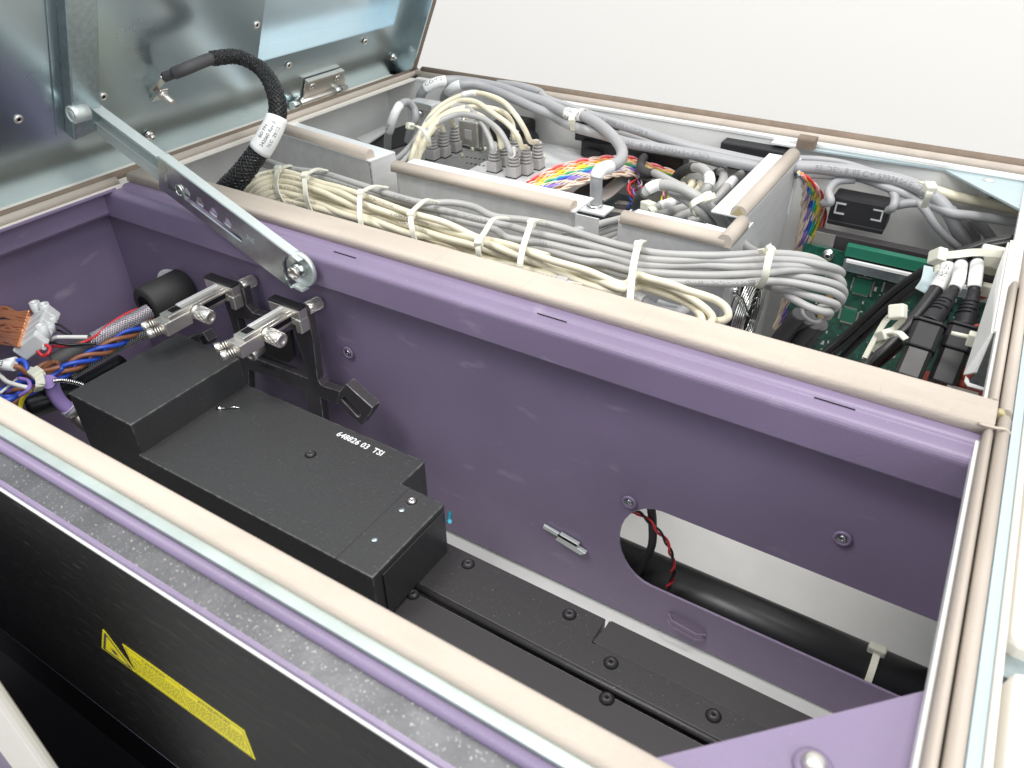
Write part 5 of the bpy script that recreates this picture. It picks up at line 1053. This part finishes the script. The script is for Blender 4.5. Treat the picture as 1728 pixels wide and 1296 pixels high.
# ---- ferrite clamp and its cable
o = thing('ferrite_clamp', 'dark grey snap-on ferrite clamp hanging on the back wall', 'ferrite clamp')
def dw(x, y, yy): return at(1228 + x / 3.456, 180 + y / 3.456, 1, yy)
a, b = dw(640, 480, 425), dw(930, 690, 425)
MB().box(a.x, b.x, 405, 432, b.z, a.z, c=2.5).build('case', 'grey_plastic', o); MB().box(a.x + .5, b.x - .5, 404, 433, b.z - 3, b.z + 2, c=1).build('case_edge', 'black_plastic', o)
for x in (a.x + 10, b.x - 10):
    zc_ = (a.z + b.z) / 2 + 2; MB().prism([(-5, -6), (5, -6), (5, -4.4), (-3.4, -4.4), (-3.4, 4.4), (5, 4.4), (5, 6), (-5, 6)], MX(V(x, 404.5, zc_), V(1 if x < 600 else -1, 0, 0), V(0, 0, 1 )), 1.2).build('latch', 'alu', o)
def dp(*p): return [q('D', *a) for a in p]
def tk(pts, r, lab, m='cable_grey', pr=None):
    t = thing('thick_cable', lab, 'cable'); P = catmull(dp(*pts), 9); MB().tube(P, r, 14).build('jacket', m, t)
    if pr: tx = MB(); text_on_tube(tx, pr, P, r, 20, r * 1.2); tx.build('jacket_print', 'print_grey', t)
tk([(560, 560, -40), (600, 555, -34), (590, 490, -26), (640, 435, -20), (740, 425, -18)], 4.2, 'grey cable looping into the left of the ferrite clamp')
tk([(880, 440, -18), (940, 470, -20), (975, 530, -26), (960, 590, -34), (910, 610, -44)], 4.2, 'grey cable looping out of the right of the ferrite clamp')
tk([(380, 350, -8), (520, 355, -8), (700, 375, -9), (850, 400, -10), (1000, 430, -12), (1130, 480, -14), (1220, 540, -20), (1290, 620, -30), (1340, 720, -48), (1400, 820, -70), (1460, 900, -90)], 6.4, 'thickest grey cable sweeping past the ferrite clamp and down', pr='BELDEN 8105 CM 5PR24 SHIELDED')
tk([(380, 300, -10), (550, 310, -11), (700, 335, -12), (860, 385, -14), (1000, 415, -16)], 3.6, 'thin grey cable above the thickest one')
tk([(400, 395, -16), (560, 400, -16), (760, 415, -17), (950, 480, -20), (1080, 530, -24), (1150, 600, -30), (1220, 700, -44), (1320, 800, -62), (1400, 850, -76)], 4.0, 'grey cable below the thickest one curving down to the plugs')
tk([(980, 575, -34), (1080, 560, -28), (1180, 570, -26), (1300, 620, -28), (1450, 640, -30), (1800, 690, -34)], 4.6, 'grey cable level behind the corner plate')
tk([(1180, 480, -22), (1350, 530, -24), (1500, 560, -26), (1650, 590, -28), (1850, 620, -30)], 5.0, 'beige-grey cable level under the corner plate', 'cable_cream')
tk([(1300, 600, -34), (1380, 690, -50), (1450, 760, -66), (1500, 840, -84)], 5.0, 'grey cable behind the black power leads')
tk([(1420, 640, -36), (1500, 720, -52), (1560, 800, -70)], 5.0, 'grey cable stub nearest the right rim behind the power leads')
ziptie(dp((1130, 440, 0), (1180, 470, 2), (1170, 520, -4), (1140, 590, -20)), V(.8, .5, 0), 'cable tie and mount on the thickest cable beside the clamp', 6, head=1, hs_=(8, 12, 7))

# ---- power leads
def rp(*p): return [q('R3', *a) for a in p]
PG = 'black leads slanting down across the circuit board'
for k, pts in enumerate((((1250, 10, -12), (1050, 50, -18), (850, 120, -30), (640, 220, -50), (400, 380, -80), (200, 560, -110), (0, 740, -140), (-200, 900, -165)), ((1270, 40, -14), (1060, 75, -20), (860, 150, -34), (640, 270, -56), (420, 430, -86), (220, 610, -116), (20, 780, -146), (-180, 930, -170)), ((1260, 70, -18), (1000, 130, -30), (800, 210, -46), (600, 330, -66), (420, 470, -92), (240, 640, -122), (80, 800, -150), (-60, 940, -175)))):
    tag(MB().tube(rp(*pts), 3.6, 12, res=8).build('black_lead', 'black_plastic'), ('black lead highest of three across the green circuit board', 'middle one of three black leads across the circuit board', 'black lead lowest of three across the circuit board, nearest the power cable')[k], 'cable', PG)
t = thing('power_cable', 'thick black power cable with white label leaning left of the plugs', 'cable')
P = catmull(rp((780, 120, -26), (780, 200, -30), (745, 290, -34), (680, 400, -42), (560, 560, -54), (400, 740, -68), (200, 920, -84), (60, 1010, -92)), 8)
MB().tube(P, 5.6, 16).build('jacket', 'black_plastic', t); MB().tube(P[10:24], 6.3, 16).build('label_sleeve', 'label_white', t)
tx = MB(); text_on_tube(tx, 'AC IN 1', P[10:24], 6.3, 4, 5.5, up=V(-.1, -.7, .6)); tx.build('label_print', 'ink', t)
tag(MB().tube(rp((420, 780, -80), (300, 880, -88), (180, 980, -98), (100, 1060, -105)), 5, 12, res=6).build('black_lead', 'black_plastic'), 'second black cable tucked under the thick power cable', 'cable')
p = rp((660, 220, -40), (640, 320, -44), (590, 400, -50)); tag(MB().strip(catmull(p, 5), V(1, .3, 0), 13, .8).build('label_tag', 'blue_metal'), 'pale blue folded label behind the left power cable', 'label')
def iec(pts, lab, z0=-34):
    """cable, label, ribbed strain relief and moulded plug along a line; pts px centres in R3"""
    t = thing('power_plug', lab, 'power plug')
    c0, lab0, neck, fl, be, en = pts
    P = catmull(rp(c0, lab0, neck), 8); MB().tube(P, 4.2, 14).build('cable', 'grey_plastic', t)
    MB().tube(P[3:13], 5.2, 16).build('label_sleeve', 'label_white', t)
    n_, f_2, b_, e_ = rp(neck, fl, be, en); ax = (f_2 - n_).normalized(); L1 = (f_2 - n_).length
    MB().lathe(n_ - ax * 4, ax, [(0, 4.6), (6, 4.8), (9, 6.2), (L1 * .42, 7.0), (L1 * .9 + 4, 8.2), (L1 + 4, 9.4)], 20).build('strain_relief', 'grey_plastic', t)
    for k in range(4):
        r0 = 6.6 + k * .32; c = n_ + ax * (L1 * (.26 + k * .115))
        for half in (0, 1):
            a0 = half * math.pi + (k % 2) * .5; u_ = ax.orthogonal().normalized(); v_ = ax.cross(u_)
            MB().tube([c + (u_ * math.cos(a0 + i * .22) + v_ * math.sin(a0 + i * .22)) * (r0 + .1) for i in range(11)], .75, 5).build('relief_slot', 'void_shade', t)
    ax2 = (e_ - f_2).normalized(); w_ = V(1, 0, 0); w_ = (w_ - ax2 * w_.dot(ax2)).normalized(); h_ = ax2.cross(w_)
    M_ = Matrix(((w_.x, h_.x, ax2.x, f_2.x), (w_.y, h_.y, ax2.y, f_2.y), (w_.z, h_.z, ax2.z, f_2.z), (0, 0, 0, 1))); L2 = (e_ - f_2).length; Lb = (b_ - f_2).length
    oc = lambda k_: [(a * .84 * k_, b * .8 * k_) for a, b in oc0]; oc0 = [(-12, -9), (12, -9), (13.5, -4), (13.5, 9), (9, 12), (-9, 12), (-13.5, 9), (-13.5, -4)]
    _oc = lambda s: [(-12 * s, -9 * s), (12 * s, -9 * s), (13.5 * s, -4 * s), (13.5 * s, 9 * s), (9 * s, 12 * s), (-9 * s, 12 * s), (-13.5 * s, 9 * s), (-13.5 * s, -4 * s)]
    MB().prism(oc(1.1), M_, 2.5).build('plug_flange', 'grey_plastic', t, bevel=.8)
    MB().prism(oc(1.0), M_ @ Matrix.Translation((0, 0, 2.6)), Lb).build('plug_grip', 'grey_plastic', t, bevel=1.5)
    MB().prism(oc(.9), M_ @ Matrix.Translation((0, 0, Lb + 2.7)), max(6, L2 - Lb)).build('plug_nose', 'black_plastic', t, bevel=1.2)
    for dx, dy in ((-4, 1.5), (4, 1.5), (0, -3)): MB().box(dx - .8, dx + .8, dy - 1.8, dy + 1.8, 0, .3, M_ @ Matrix.Translation((0, 0, Lb + 2.8 + max(6, L2 - Lb)))).build('pin_slot', 'void_shade', t)
iec(((880, 130, -22), (850, 320, -28), (790, 430, -34), (640, 640, -48), (560, 820, -62), (480, 1020, -76)), 'black moulded power plug, the left one of the two')
iec(((1000, 120, -18), (975, 310, -26), (960, 430, -34), (890, 660, -52), (840, 830, -66), (730, 1060, -84)), 'black moulded power plug beside the white channel, the right one of the two')
ziptie(rp((690, 250, -30), (695, 180, -22), (700, 140, -14), (820, 128, -8), (960, 112, -6), (1080, 115, -8), (1180, 125, -10)), V(0, .6, 1), 'long stretched cable tie across the tops of the power cables', 6, head=2, hs_=(9, 15, 8))
p = q('R3', 1120, 160, -20); mt = tag(MB().box(p.x - 12, p.x + 14, p.y - 8, p.y + 10, -26, -12, c=2).build('tie_mount', 'nylon'), 'cream plastic tie mount at the right wall above the plugs', 'cable mount')
MB().lathe(q('R3', 1085, 250, -34), V(0, 0, 1), [(0, 8), (16, 8), (18, 6)], 20).build('mount_post', 'nylon', mt)
ziptie(rp((170, 880, -70), (250, 730, -56), (330, 600, -42), (410, 545, -32), (450, 590, -36), (390, 660, -46), (300, 760, -60), (220, 830, -68)), V(.7, 0, .7), 'cable tie with long loose tails over the circuit board', 4.4, head=3, hs_=(9, 12, 8))
ziptie(rp((320, 710, -52), (370, 695, -46), (420, 700, -44), (470, 745, -46)), V(.5, .8, 0), 'white cable tie round the thick black power cable', 6, head=0, hs_=(9, 12, 8))
# white channel by the right rim
ch = thing('sheet_channel', 'white folded sheet channel beside the right rim', 'channel')
def zp(pts, zs, name, m, th=1.4, **kw):
    P_ = [q('R3', x, y, z) for (x, y), z in zip(pts, zs)]; n_ = (P_[1] - P_[0]).cross(P_[2] - P_[0]).normalized(); k = len(P_)
    vs = [p for p in P_] + [p - n_ * th for p in P_]
    return MB().add(vs, [tuple(range(k)), tuple(range(2 * k - 1, k - 1, -1))] + [(i, (i + 1) % k, (i + 1) % k + k, i + k) for i in range(k)]).build(name, m, ch, **kw)
zp([(1228, 35), (1292, 40), (1186, 705), (1108, 700)], [-3, -3, -3, -3], 'channel_top', 'cream_paint')
zp([(1226, 40), (1106, 702), (985, 990), (905, 1008), (1010, 690), (1150, 240)], [-4, -4, -30, -36, -30, -10], 'channel_face', 'white_paint')
zp([(905, 1010), (895, 1050), (920, 1085), (1045, 1118), (1050, 1100), (935, 1062), (925, 1030)], [-36, -38, -39, -39, -38, -38, -37], 'channel_lip', 'white_paint')
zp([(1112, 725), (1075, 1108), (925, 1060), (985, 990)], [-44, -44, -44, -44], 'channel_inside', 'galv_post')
for x, y, z, w_, m_ in ((880, 1000, -80, 9, 'rust'), (850, 1060, -86, 8, 'rust'), (965, 680, -52, 6, 'rust'), (1010, 420, -50, 7, 'rust')):
    p = q('R3', x, y, z); tag(MB().lathe(p, V(.3, -.6, .6), [(0, w_ * .7), (6, w_ * .7), (8, w_ * .4)], 14).build('red_boot', m_), 'dark red insulating boot among the plugs and the white channel', 'boot', 'dark red boots beside the power plugs')
o = thing('power_supply', 'red-brown component board with metal tab right of the power plugs', 'circuit board')
p = q('R3', 860, 1180, -110); MB().box(p.x - 45, p.x + 30, p.y - 22, p.y + 40, -122, -116).build('board', 'rust', o)
p = q('R3', 870, 1145, -84); MB().box(p.x - 11, p.x + 11, p.y - 3, p.y + 3, -98, -80, c=.6).build('metal_tab', 'nickel', o)
MB().tube(rp((650, 1180, -96), (750, 1200, -96), (880, 1235, -96)), 4, 10, res=5).build('copper_bus', 'copper', o)
for x, y in ((1070, 380), (975, 740)):
    p = q('R3', x, y, -40); tag(MB().box(p.x - 5, p.x + 5, p.y - 4, p.y + 4, -46, -36, c=1).tube([p + V(-4, 0, 0), p + V(-16, 1, -1)], 1.8, 8).build('standoff_clip', 'nylon'), 'small white clip on the side of the white channel', 'clip', 'small white clips on the white channel')

# ================================================================== BRAIDED LID CABLE
bc_ = thing('braided_cable', 'black braided cable arching from the lid bolt down into the wiring bay', 'cable')
lb = pl(262, 150, LP + LN * 2, LN)
def ap(x, y, z): return pz(x / 2.88, y / 2.88, z)
bp_ = [ap(800, 375, 84), ap(900, 335, 92), ap(1030, 285, 96), ap(1150, 275, 94), ap(1250, 320, 88), ap(1310, 390, 80), ap(1345, 480, 68), ap(1345, 570, 54), ap(1300, 670, 38), ap(1240, 760, 22), ap(1180, 840, 8), ap(1120, 905, -6), ap(1070, 960, -20)]
rad = lambda t: 5.8 + 6.0 * max(0, t - .25) ** 1.0
Pb = catmull(bp_[2:], 6)
MB().tube(Pb, 5, 16, rr=[rad(i / len(Pb)) for i in range(len(Pb))]).build('sleeve_core', 'rubber', bc_)
weave(bp_[2:], lambda t: rad(t) + .25, 11, name='braid', m='black_gloss', parent=bc_, wr=.95, pitch=40, step=1.3, amp=1.3)
weave(bp_[2:], lambda t: rad(t) + .35, 11, name='braid_highlight', m='w_grey', parent=bc_, wr=.22, pitch=40, step=1.3, amp=1.9)  # thin grey strands put in as highlights on the black braid
Ph = catmull(bp_[:4], 8)[4:19]; MB().tube(Ph, 5.6, 18).build('heatshrink', 'shrink', bc_)
Pn = catmull(bp_[:3], 8)[0:6]; MB().tube(Pn, 4.6, 16).build('inner_heatshrink', 'shrink', bc_)
ls = Pb[30:41]; wl_ = MB().tube(ls, 5, 20, rr=[rad((30 + i) / len(Pb)) + 2.7 for i in range(len(ls))]).build('part_label', 'label_white', bc_)
ls2 = list(reversed(ls))
t0 = (ls2[-1] - ls2[0]); L_ = t0.length; t0.normalize(); view = (CP - ls2[4] + V(-120, 0, 0)).normalized(); a = (view - t0 * view.dot(t0)).normalized(); b = a.cross(t0)
for st, off in (('BD PN', 1), ('342060 Rev B', 0), ('N.C  29/12', -1)):
    tx = MB(); vs, fs = text_verts(st); wdt = max(v.x for v in vs); sz = min(4.6, (L_ - 1.5) / wdt); pts_ = []
    for v in vs:
        k = ((L_ - wdt * sz) / 2 + v.x * sz) / L_ * (len(ls2) - 1); i = min(len(ls2) - 2, int(k)); c = ls2[i].lerp(ls2[i + 1], k - i)
        Rl = rad((40 - k) / len(Pb)) + 2.85; an = (off * 5.6 + (v.y - .35) * 4.6) / Rl
        pts_.append(c + (a * math.cos(an) + b * math.sin(an)) * Rl)
    tx.add(pts_, fs); tx.build('label_print', 'ink', wl_)
cl_ = bp_[0]; dl = (bp_[0] - bp_[1]).normalized()
LMf = MX(lb + LN * 3, V(0, .55, 0) + LU * .75, LN)
cx_ = MX(lb, (cl_ - lb).normalized(), LN)
Lc = (cl_ - lb).length
MB().box(-8, Lc + 2, -1.0, .8, -5, 5, cx_, c=.4).box(-10, Lc * .5, 6, 7.4, -4.5, 4.5, cx_, c=.4).build('lug', 'nickel', bc_)
MB().cyl(lb, lb + LN * 24, 2.8, 14).lathe(lb + LN * 9, LN, [(0, 5), (4, 5)], 6).build('stud', 'nickel', bc_)
# purple mesh strap under the bundle
sp = [q('B', 430, 1000, -50), q('B', 560, 1050, -50), q('B', 700, 1095, -52)]
wl2 = thing('mesh_sleeve', 'dark mesh sleeve lying under the cream bundle next to the divider', 'cable')
MB().tube(sp, 9, 12, res=6).build('core', 'rubber', wl2); weave(sp, 9.3, 12, name='braid', m='w_grey', parent=wl2, wr=.3, pitch=34)
wire(qs('A', (985, 1045, -3), (1010, 1075, -3), (1028, 1095, -4)), .5, 'label_white', 'short white thread stuck under the lid stay', 'thread', 'thread', res=5)
wire([q('A', 1028, 1092, -8), q('A', 1020, 1115, -14), q('A', 1000, 1130, -18), q('A', 973, 1134, -20)], .45, 'label_white', 'curled hair-thin white thread on the purple hem', 'thread', 'thread', res=6)
